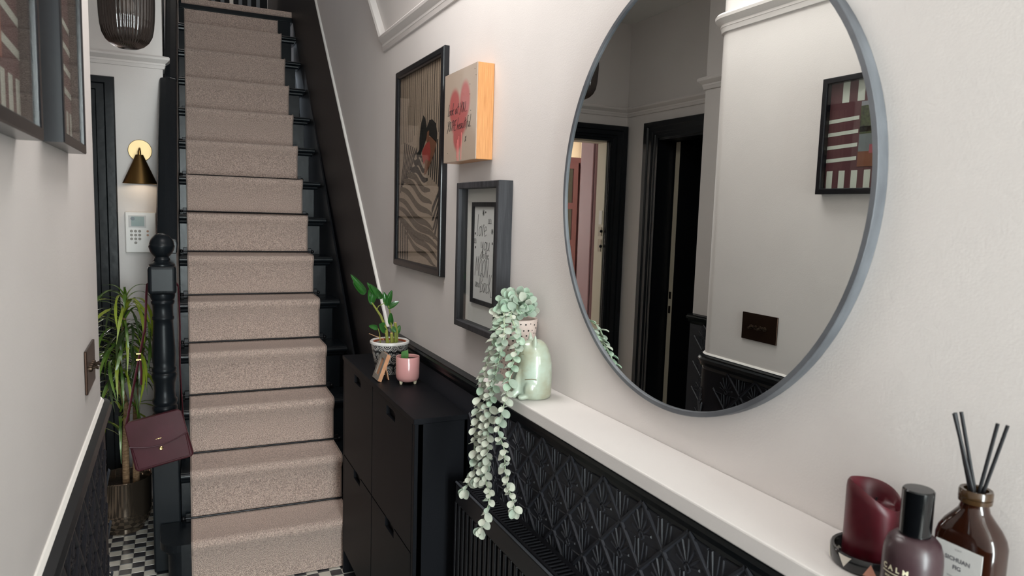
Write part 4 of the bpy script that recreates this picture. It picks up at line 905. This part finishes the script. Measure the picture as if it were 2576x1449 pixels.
for k in range(3):
    a = R_(200+120*k); x, y = PKX+.030*math.cos(a), PKY+.030*math.sin(a)
    MB().lathe([(.0042, 1.0102), (.0055, 1.014), (.0075, 1.024)], (x, y, 0), 12).build('foot', FEET, pk, True)
MB().lathe([(0, 1.1), (.039, 1.1), (.039, 1.103), (0, 1.104)], (PKX, PKY, 0), 24).build('soil', mat('dark_soil', '#3a2c24', .95, bump=(120, .6)), pk)
MB().prism([(-.013, 0), (.013, 0), (.0145, .02), (.012, .040), (.004, .036), (.001, .037), (-.013, .030), (-.0135, .015)], -.0045, .0045, lambda a, b, h: (PKX-.012+a*.9+h*.3, PKY-a*.43+h*.95, 1.10+b)).build('cactus_pad', mat('cactus_green', '#3c6b34', .35, bump=(90, .4), var=(40, '#4f7d42')), pk, True, .003, segs=3, angle=1.2)
# ------------------------------------------------------------------ cat ornament
SZ = 1.2102
KX, KY = .796, 1.517
TEAL = mat('celadon_glaze', '#b6c4b5', .26, var=(18, '#a09f88'), coat=.5, bump=(30, .08)); TEALB = mat('celadon_crackle_brown', '#7a6a4c', .35)
cat = thing('cat_figurine', 'celadon green ceramic cat sitting on the shelf', 'figurine', (KX, KY, SZ))
def remeshed(mb, nm, m, parent, vox=.0028, smooth=6):
    o = mb.build(nm, m, parent); r = o.modifiers.new('r', 'REMESH'); r.mode = 'VOXEL'; r.voxel_size = vox
    s = o.modifiers.new('s', 'SMOOTH'); s.iterations = smooth; s.factor = .5
    me = bpy.data.meshes.new_from_object(o.evaluated_get(bpy.context.evaluated_depsgraph_get())); me.shade_smooth()
    o.modifiers.clear(); o.data = me; return o
FA = math.atan2(.25, -.97)                     # the cat faces out over the hall
MC = Matrix.Translation((KX, KY, SZ)) @ Matrix.Rotation(FA, 4, 'Z')
def CP_(x, y, z): return MC @ Vector((x, y, z))
cb = MB().lathe([(.0, .0), (.042, .0), (.0445, .004), (.045, .03), (.0448, .06), (.043, .088), (.039, .108), (.033, .124), (.026, .135), (.016, .142), (.0, .144)], seg=36, M=MC)
cb.ball(CP_(.014, 0, .112), .030, 20, 12, (1, 1, .95))                                 # head swelling forward
cb.ball(CP_(.041, 0, .110), .008, 12, 8)                                               # muzzle
for s in (-1, 1):
    cb.tube([CP_(.036, s*.013, .075), CP_(.044, s*.014, .04), CP_(.045, s*.014, .008)], [.008, .009, .0095], 12)
    cb.ball(CP_(.052, s*.0145, .009), .0115, 12, 8, (1.1, 1, .8))                       # paws
    cb.ball(CP_(.006, s*.033, .026), .026, 16, 10, (1.05, .62, 1.05))                   # haunches
    cb.ball(CP_(.034, s*.036, .007), .010, 12, 8, (1.5, 1, .7))
    cb.lathe([(.0125, 0), (.010, .014), (.0055, .027), (.001, .035)], seg=12, M=MC @ Matrix.Translation((.006, s*.021, .126)) @ Matrix.Rotation(-s*.25, 4, 'X') @ Matrix.Diagonal((.62, 1, 1, 1)))
remeshed(cb, 'body', TEAL, cat)
for s in (-1, 1):
    for k in range(4): MB().tube([CP_(.0445-.004*k*.3, s*.010, .112-.003*k), CP_(.034-.002*k, s*(.0265-.001*k), .117-.006*k)], .0006, 5).build('painted_whisker', TEALB, cat)
    MB().tube([CP_(.030, s*.0345, .050), CP_(.016, s*.0445, .0535), CP_(.004, s*.0475, .052)], .0009, 5).build('painted_haunch_line', TEALB, cat)
# ------------------------------------------------------------------ trailing plant in the dotted pot
EX, EY = .825, 1.676
ep = thing('trailing_succulent', 'trailing pale green succulent spilling from a dotted pink pot', 'plant', (EX, EY, SZ))
DOTP = mat('blush_glaze', '#d8c4bb', .45); DOT = mat('black_dots', '#2a2624', .6)
def pr(z): return .041+.0125*(z/.17)
MB().lathe([(0, SZ), (.040, SZ), (.041, SZ+.003), (pr(.17), SZ+.17), (pr(.17)-.002, SZ+.172), (pr(.17)-.006, SZ+.17), (.044, SZ+.15), (0, SZ+.148)], (EX, EY, 0), 48).build('pot', DOTP, ep, True, angle=.8)
dots = MB()
for r in range(12):
    for k in range(22):
        a = 2*math.pi*(k+.5*(r % 2)+random.uniform(-.25, .25))/22; z = .012+r*.0135+random.uniform(-.003, .003); rr = pr(z)+.0002; q = random.uniform(.0016, .0028)
        Mx = Matrix.Translation((EX+rr*math.cos(a), EY+rr*math.sin(a), SZ+z)) @ Matrix.Rotation(a, 4, 'Z')
        dots.add([Mx @ Vector((.0004 if i else .0008, 0 if i == 0 else q*math.cos(i*math.pi/3), 0 if i == 0 else q*math.sin(i*math.pi/3))) for i in range(7)], [(0, i, i % 6+1) for i in range(1, 7)])
dots.build('painted_dots', DOT, ep)
PG = [mat('sage_leaf', '#a8b4a5', .5, var=(40, '#9aaa99')), mat('sage_leaf_pale', '#c4c7ba', .55, var=(40, '#b6bcab')), mat('sage_leaf_fresh', '#9bb39d', .45, var=(40, '#a6bba6'))]
SUC = [oval_me(.030, .0105, m, .15, n=7, th=.0014) for m in PG]
STM = mat('sage_stem', '#a8b79a', .6)
def put_leaf(P, D, N_, s, k): inst('leaf', SUC[k], ep, M=orient(Vector(P)-Vector((EX, EY, SZ)), D, N_) @ Matrix.Diagonal((s, s, s, 1)))
rnd = random.Random(21)
# crown of round leaves
for k in range(92):
    a = k*2.399; h_ = 1-(k+.5)/92*1.2; rr = math.sqrt(max(0, 1-min(1, h_)**2))
    d = Vector((rr*math.cos(a), rr*math.sin(a), h_*.95)); C_ = Vector((EX-.008, EY-.006, 1.405))
    P = C_ + Vector((d.x*.046, d.y*.046, d.z*.042))*rnd.uniform(.6, 1.0)
    if P.x+d.x*.03 > .866: d.x = -abs(d.x)*.3; P.x = min(P.x, .85)
    D = (d + Vector((rnd.uniform(-.8, .8), rnd.uniform(-.8, .8), rnd.uniform(-.5, .7))))
    put_leaf(P, D, (d*.4+Vector((-.55, -.75, .35))), rnd.uniform(.75, 1.08), rnd.choice((0, 2, 2, 0, 1)))
MB().tube([(EX, EY, 1.36), (EX-.004, EY, 1.40), (EX-.006, EY-.004, 1.425)], [.008, .006, .003], 8).build('stem', STM, ep, True)
trails = [
 [(.81, 1.665, 1.415), (.78, 1.68, 1.410), AX(1245, 842, .732), AX(1222, 920, .722), AX(1207, 1000, .716), AX(1196, 1075, .713), AX(1193, 1140, .713), AX(1195, 1172, .71), AX(1182, 1205, .705), AX(1170, 1232, .70)],
 [(.81, 1.665, 1.415), (.775, 1.655, 1.41), AX(1268, 840, .725), AX(1250, 930, .716), AX(1235, 1010, .713), AX(1228, 1085, .712), AX(1225, 1150, .712), AX(1222, 1205, .712), AX(1232, 1250, .70), AX(1222, 1290, .69), AX(1210, 1330, .685)],
 [(.81, 1.66, 1.41), (.775, 1.615, 1.40), AX(1302, 850, .752), AX(1288, 920, .722), AX(1276, 985, .716), AX(1262, 1040, .714), AX(1254, 1085, .712), AX(1268, 1130, .712), AX(1271, 1180, .712), AX(1281, 1232, .712), AX(1296, 1280, .712)],
 [(.805, 1.665, 1.412), (.775, 1.67, 1.405), AX(1256, 860, .722), AX(1236, 960, .715), AX(1218, 1040, .713), AX(1212, 1100, .713), AX(1214, 1160, .713), AX(1205, 1205, .71)]]
for ti, tr_ in enumerate(trails):
    tr_ = [Vector(p) for p in tr_]
    # smooth resample
    P = []
    for i in range(len(tr_)-1):
        p0, p1, p2, p3 = tr_[max(i-1, 0)], tr_[i], tr_[i+1], tr_[min(i+2, len(tr_)-1)]
        for j in range(6):
            t = j/6; P.append(.5*((2*p1)+(p2-p0)*t+(2*p0-5*p1+4*p2-p3)*t*t+(3*p1-p0-3*p2+p3)*t**3))
    P.append(tr_[-1])
    MB().tube(P, [.0022-.0012*i/len(P) for i in range(len(P))], 6).build('trailing_stem', STM, ep, True)
    acc = 0; k = 0; step = .0155
    for i in range(1, len(P)):
        seg = (P[i]-P[i-1]).length; acc += seg
        if acc >= step:
            acc -= step; k += 1
            T = (P[i]-P[i-1]).normalized()
            for s in (-1, 1):
                side = Vector((-.25, .97, 0)) if k % 2 else Vector((.6, .75, 0))
                D = side*s + T*.35 + Vector((rnd.uniform(-.25, .1), rnd.uniform(-.25, .25), rnd.uniform(-.25, .15)))
                Nn = Vector((-.40, -.28, .85)) + Vector((rnd.uniform(-.35, .25), rnd.uniform(-.35, .25), rnd.uniform(-.4, .3)))
                sc_ = rnd.uniform(.62, .98)*(1 if i < len(P)*.9 else .9)
                if P[i].x+D.normalized().x*.03 > .735 and P[i].z < 1.235 and P[i].y < 1.69: D.x = -abs(D.x)
                put_leaf(P[i], D, Nn, sc_, rnd.choice((0, 1, 1, 1) if i > len(P)*.4 else (0, 1, 2)))
    for q in range(5):
        a = q*1.256; put_leaf(P[-1], (math.cos(a)*.5-.3, math.sin(a)*.8, -.7), (-.75, -.6, .3), rnd.uniform(.7, .95), rnd.choice((1, 1, 0)))
# ------------------------------------------------------------------ tray, candle, bottles
TXc, TYc, TR = .8285, .597, .0495
ty = thing('patterned_tray', 'small round black and white geometric tray under the candle', 'tray', (TXc, TYc, SZ))
TRB = mat('black_resin', '#202123', .2, coat=.4); TRW = mat('ivory_inlay', '#d8d2c6', .3); TRP = mat('coral_inlay', '#d79a84', .35)
MB().lathe([(0, SZ), (TR-.003, SZ), (TR, SZ+.004), (TR, SZ+.020), (TR-.0015, SZ+.022), (TR-.005, SZ+.021), (TR-.006, SZ+.008), (0, SZ+.0075)], (TXc, TYc, 0), 48).build('dish', TRB, ty, True, angle=.7)
for k in range(9):
    a0_ = R_(k*40+8)
    def RM(a, z, r): return (TXc+r*math.cos(a), TYc+r*math.sin(a), SZ+z)
    seq = [(0, .004), (.34, .004), (.17, .020)] if k % 2 else [(0, .020), (.4, .020), (.2, .005)]
    m_ = MB()
    rows = []
    for j in range(7):
        t = j/6; A_ = (seq[0][0]*(1-t)+seq[2][0]*t, seq[0][1]*(1-t)+seq[2][1]*t); B_ = (seq[1][0]*(1-t)+seq[2][0]*t, seq[1][1]*(1-t)+seq[2][1]*t)
        rows.append([RM(a0_+A_[0]+(B_[0]-A_[0])*i/4, A_[1], TR+.0004) for i in range(5)])
    m_.loft(rows, False)
    m_.build('inlay', TRP if k == 5 else TRW, ty)
for k in range(8):
    a = R_(k*45+20)
    MB().prism([(TXc+r*math.cos(a+d), TYc+r*math.sin(a+d)) for r, d in ((TR-.0065, -.16), (TR-.0065, .16), (.037, 0))], SZ+.0076, SZ+.0082, XY).build('inlay', TRW, ty)
WAX = mat('burgundy_wax', '#54101c', .4, sss=.2, var=(10, '#430b15'))
CR_ = .035
cd = thing('pillar_candle', 'burgundy pillar candle with a collapsed melted rim, standing in the tray', 'candle', (TXc, TYc, SZ+.0083))
def ctop(a):                        # rim height round the candle: high at the far side, low toward the front door
    return .093+.013*math.cos(a-R_(110))+.004*math.cos(2*a)
n = 48; B0_ = SZ+.0083
def crow(r, zf): return [(TXc+r*math.cos(2*math.pi*i/n), TYc+r*math.sin(2*math.pi*i/n), B0_+zf(2*math.pi*i/n)) for i in range(n)]
MB().loft([crow(CR_-.002, lambda a: 0), crow(CR_, lambda a: .003), crow(CR_, lambda a: .05), crow(CR_+.0002, lambda a: ctop(a)-.012), crow(CR_-.0005, lambda a: ctop(a)-.004), crow(CR_-.003, lambda a: ctop(a)), crow(CR_-.006, lambda a: ctop(a)-.003), crow(CR_-.0085, lambda a: ctop(a)-.014), crow(CR_-.011, lambda a: .072), crow(.012, lambda a: .069), crow(.001, lambda a: .068)], True, True).build('wax', WAX, cd, True, angle=1.)
MB().tube([(TXc, TYc, B0_+.066), (TXc+.001, TYc, B0_+.078), (TXc+.003, TYc, B0_+.083)], .0012, 6).build('wick', IRON, cd)
# brown frosted spray bottle
BX, BY = .765, .498
cb_ = thing('brown_cosmetic_bottle', 'frosted brown bottle with a glossy black cap, lettered CALM', 'bottle', (BX, BY, SZ))
FRO = mat('frosted_brown_glass', '#38262a', .36, coat=.1, spec=.5); CAPB = mat('gloss_black_cap', '#08090b', .1, coat=.25)
MB().lathe([(0, SZ), (.0295, SZ), (.0315, SZ+.003), (.0315, SZ+.066), (.0305, SZ+.078), (.0275, SZ+.088), (.022, SZ+.094), (.014, SZ+.0965)], (BX, BY, 0), 56).build('glass_body', FRO, cb_, True, angle=.9)
MB().lathe([(.0165, SZ+.0965), (.0168, SZ+.098), (.0168, SZ+.1485), (.0155, SZ+.150), (0, SZ+.1502)], (BX, BY, 0), 40).build('cap', CAPB, cb_, True, angle=.5)
ink = mat('cream_lettering', '#d8d0b4', .45)
tx = MB()
def cyl(vs, fs, z0, a0):
    tx.add([(BX+.0317*math.cos(a0+v.x/.0317), BY+.0317*math.sin(a0+v.x/.0317), z0+v.y) for v in vs], fs)
AF = math.pi+.0                   # lettering faces out over the hall (-x)
for ch, dx in zip('CALM', (-.0125, -.0042, .0042, .0128)):
    v, f_ = text_verts(ch, .0085, 'CENTER', .0003); cyl([Vector((q.x+dx, q.y, 0)) for q in v], f_, SZ+.0565, AF)
for k, ch in enumerate('BOTANICAL'):
    v, f_ = text_verts(ch, .0037, 'CENTER', .00015); cyl([Vector((q.x-.0104+.0026*k, q.y, 0)) for q in v], f_, SZ+.0472, AF)
tx.add([(BX+.0317*math.cos(AF+a), BY+.0317*math.sin(AF+a), z) for a in [(-.016+.032*i/8)/.0317 for i in range(9)] for z in (SZ+.0525, SZ+.0537)], [(2*i, 2*i+2, 2*i+3, 2*i+1) for i in range(8)])
tx.build('lettering', ink, cb_)
# amber reed diffuser
GX, GY = .832, .474
gd = thing('reed_diffuser', 'flat amber glass diffuser bottle with black reeds and a white label', 'diffuser', (GX, GY, SZ))
AMB = mat('amber_glass', '#2e150b', .06, coat=.6, trans=.25, spec=.5)
def rsec(hx, hy, p, z, nn=48):
    l = []
    for i in range(nn):
        a = 2*math.pi*i/nn; c, s = math.cos(a), math.sin(a)
        l.append((GX+hx*math.copysign(abs(c)**(2/p), c), GY+hy*math.copysign(abs(s)**(2/p), s), SZ+z))
    return l
secs = [(.019, .031, 4, 0), (.021, .0345, 4, .003), (.021, .036, 4, .05), (.021, .036, 4, .088), (.0205, .034, 3.6, .097), (.019, .029, 3, .107), (.0165, .022, 2.5, .116), (.0145, .0165, 2, .124), (.0145, .0145, 2, .131), (.0145, .0145, 2, .134)]
MB().loft([rsec(*q) for q in secs], True, True).build('glass_body', AMB, gd, True, angle=.9)
MB().lathe([(.0145, SZ+.133), (.0172, SZ+.134), (.0175, SZ+.139), (.0165, SZ+.1395), (.0175, SZ+.1405), (.0175, SZ+.147), (.0165, SZ+.149), (.0128, SZ+.1485), (.0125, SZ+.137)], (GX, GY, 0), 36).build('neck_ring', mat('amber_lip', '#3c2a18', .15, coat=.4), gd, True, angle=.7)
lb_ = MB().prism([(GY-.027, SZ+.020), (GY+.027, SZ+.020), (GY+.027, SZ+.083), (GY-.027, SZ+.083)], GX-.0222, GX-.0213, YZ).build('label', mat('label_paper', '#cfcfcd', .55), gd)
lt = MB()
for s_, sz, z, bo_ in (('SICHUAN', .0068, .064, .0002), ('FIG', .0068, .0545, .0002), ('REED DIFFUSER', .003, .044, .0), ('SCENT', .0026, .077, 0)):
    v, f_ = text_verts(s_, sz, 'CENTER', bo_); lt.add([(GX-.0224, GY-q.x, SZ+z+q.y) for q in v], f_)
lt.build('label_lettering', mat('label_ink', '#6a6a70', .6), lb_)
REED = mat('black_reed', '#141418', .5)
for (px, py), (ox, oy) in zip(((2403, 1038), (2418, 1036), (2510, 1066), (2535, 1071), (2400, 1040)), ((-.004, .005), (.0, .002), (.001, -.003), (.004, -.006), (-.005, .001))):
    top = AX(px, py, GX+ox*2.0); bot = Vector((GX-ox*.6, GY-oy*.5, SZ+.02)); mid = Vector((GX+ox, GY+oy*1.0, SZ+.148))
    MB().tube([bot, mid, top], .0021, 8).build('reed', REED, gd, True)
# ------------------------------------------------------------------ kitchen glimpsed in the mirror
MAUVE = mat('mauve_paint', '#a07e82', .5, bump=(80, .1)); PKC = mat('dusty_pink_paint', '#b27c7e', .45)
tc_ = thing('tall_kitchen_cupboard', 'tall mauve cupboard just inside the kitchen door', 'cupboard', (-1.45, 4.95, 0))
MB().box(-1.95, -1.262, 4.78, 4.98, 0.02, 2.68).build('carcass', MAUVE, tc_, False, .004); MB().box(-1.258, -1.246, 4.79, 4.975, .1, 2.6).build('door', MAUVE, tc_, False, .003)
gc = thing('glazed_kitchen_dresser', 'dusty pink glazed dresser with brass latch in the kitchen', 'dresser', (-1.7, 6.2, 0))
MB().box(-2.2, -1.2, 6.02, 6.45, 0.02, .9).build('base_unit', PKC, gc, False, .004); MB().box(-2.22, -1.18, 5.99, 6.45, .9, .94).build('worktop', WHITE, gc, False, .003)
MB().box(-2.2, -1.2, 6.4, 6.45, .94, 2.2).box(-2.2, -2.17, 6.02, 6.4, .94, 2.2).box(-1.23, -1.2, 6.02, 6.4, .94, 2.2).box(-2.2, -1.2, 6.02, 6.45, 2.17, 2.22).build('hutch', PKC, gc)
for x0 in (-2.17, -1.835, -1.50):
    dfm = MB().box(x0, x0+.05, 6.0, 6.02, .96, 2.17).box(x0+.255, x0+.305, 6.0, 6.02, .96, 2.17)
    for z in (.96, 1.36, 1.72, 2.11): dfm.box(x0+.05, x0+.255, 6.0, 6.02, z, z+.06)
    o = dfm.build('glazed_door', PKC, gc); MB().box(x0+.05, x0+.255, 6.009, 6.012, 1.0, 2.13).build('pane', glassmat('door_glass', '#e8f2f0', .1), o)
    MB().ball((x0+.28, 5.985, 1.40), .012, 10, 6).box(x0+.262, x0+.30, 5.99, 6.0, 1.385, 1.415).build('latch', BRASS, o, True)
# ------------------------------------------------------------------ dark cupboard beyond the second door
dl = thing('door_leaf', 'dark panelled door standing ajar with a cream edge and bronze latch plates', 'door', (-1.75, 3.93, 0))
MB().box(-2.05, -1.388, 3.905, 3.945, .01, 2.18).build('panel', DKB2, dl); MB().box(-1.388, -1.384, 3.905, 3.945, .01, 2.18).build('edge', CREAM, dl)
for z in (1.0, 1.10): MB().box(-1.384, -1.381, 3.915, 3.935, z, z+.05).build('latch_plate', BRASSD, dl)
for k in range(5):
    s_ = MB().box(-2.645, -2.15, 3.0, 4.25, .45+.32*k, .48+.32*k).build('cupboard_shelf', DKB2)
    tag(s_, 'near-black shelf fixed in the dark cupboard, number %s up from the floor' % ['one', 'two', 'three', 'four', 'five'][k], 'shelf', 'dark cupboard shelves')
co_ = MB(); ct = [(.03, 2.0, .0), (.12, 1.85, .01), (.14, 1.6, .0), (.15, 1.3, .01), (.10, 1.24, 0)]
co_.lathe([(r, z) for r, z, _ in ct], (-1.95, 3.72, 0), 20, 1., .55)
cg = co_.build('hanging_coat', mat('dark_wool', '#1d1a26', .95, bump=(40, .6, .01)), None, True); tag(cg, 'dark coat hanging inside the unlit cupboard', 'coat')

# ------------------------------------------------------------------ added ceiling panel, out of view, housing the hall fill light
for (x, y, sx, sy), lb__ in (((.28, 1.95, .6, .9), 'added flush white ceiling panel, out of view, housing the hall fill light'),):
    t = thing('added_ceiling_panel', lb__, 'lamp', (x, y, 3.0))
    MB().box(x-sx/2-.02, x+sx/2+.02, y-sy/2-.02, y+sy/2+.02, 3.005, 3.0295).build('casing', WHITE, t, False, .004)
    MB().box(x-sx/2, x+sx/2, y-sy/2, y+sy/2, 2.992, 3.004).build('diffuser', mat('opal_diffuser', '#f2efe9', .5, emit=('#fff6ea', 1.5)), t, False, .004)
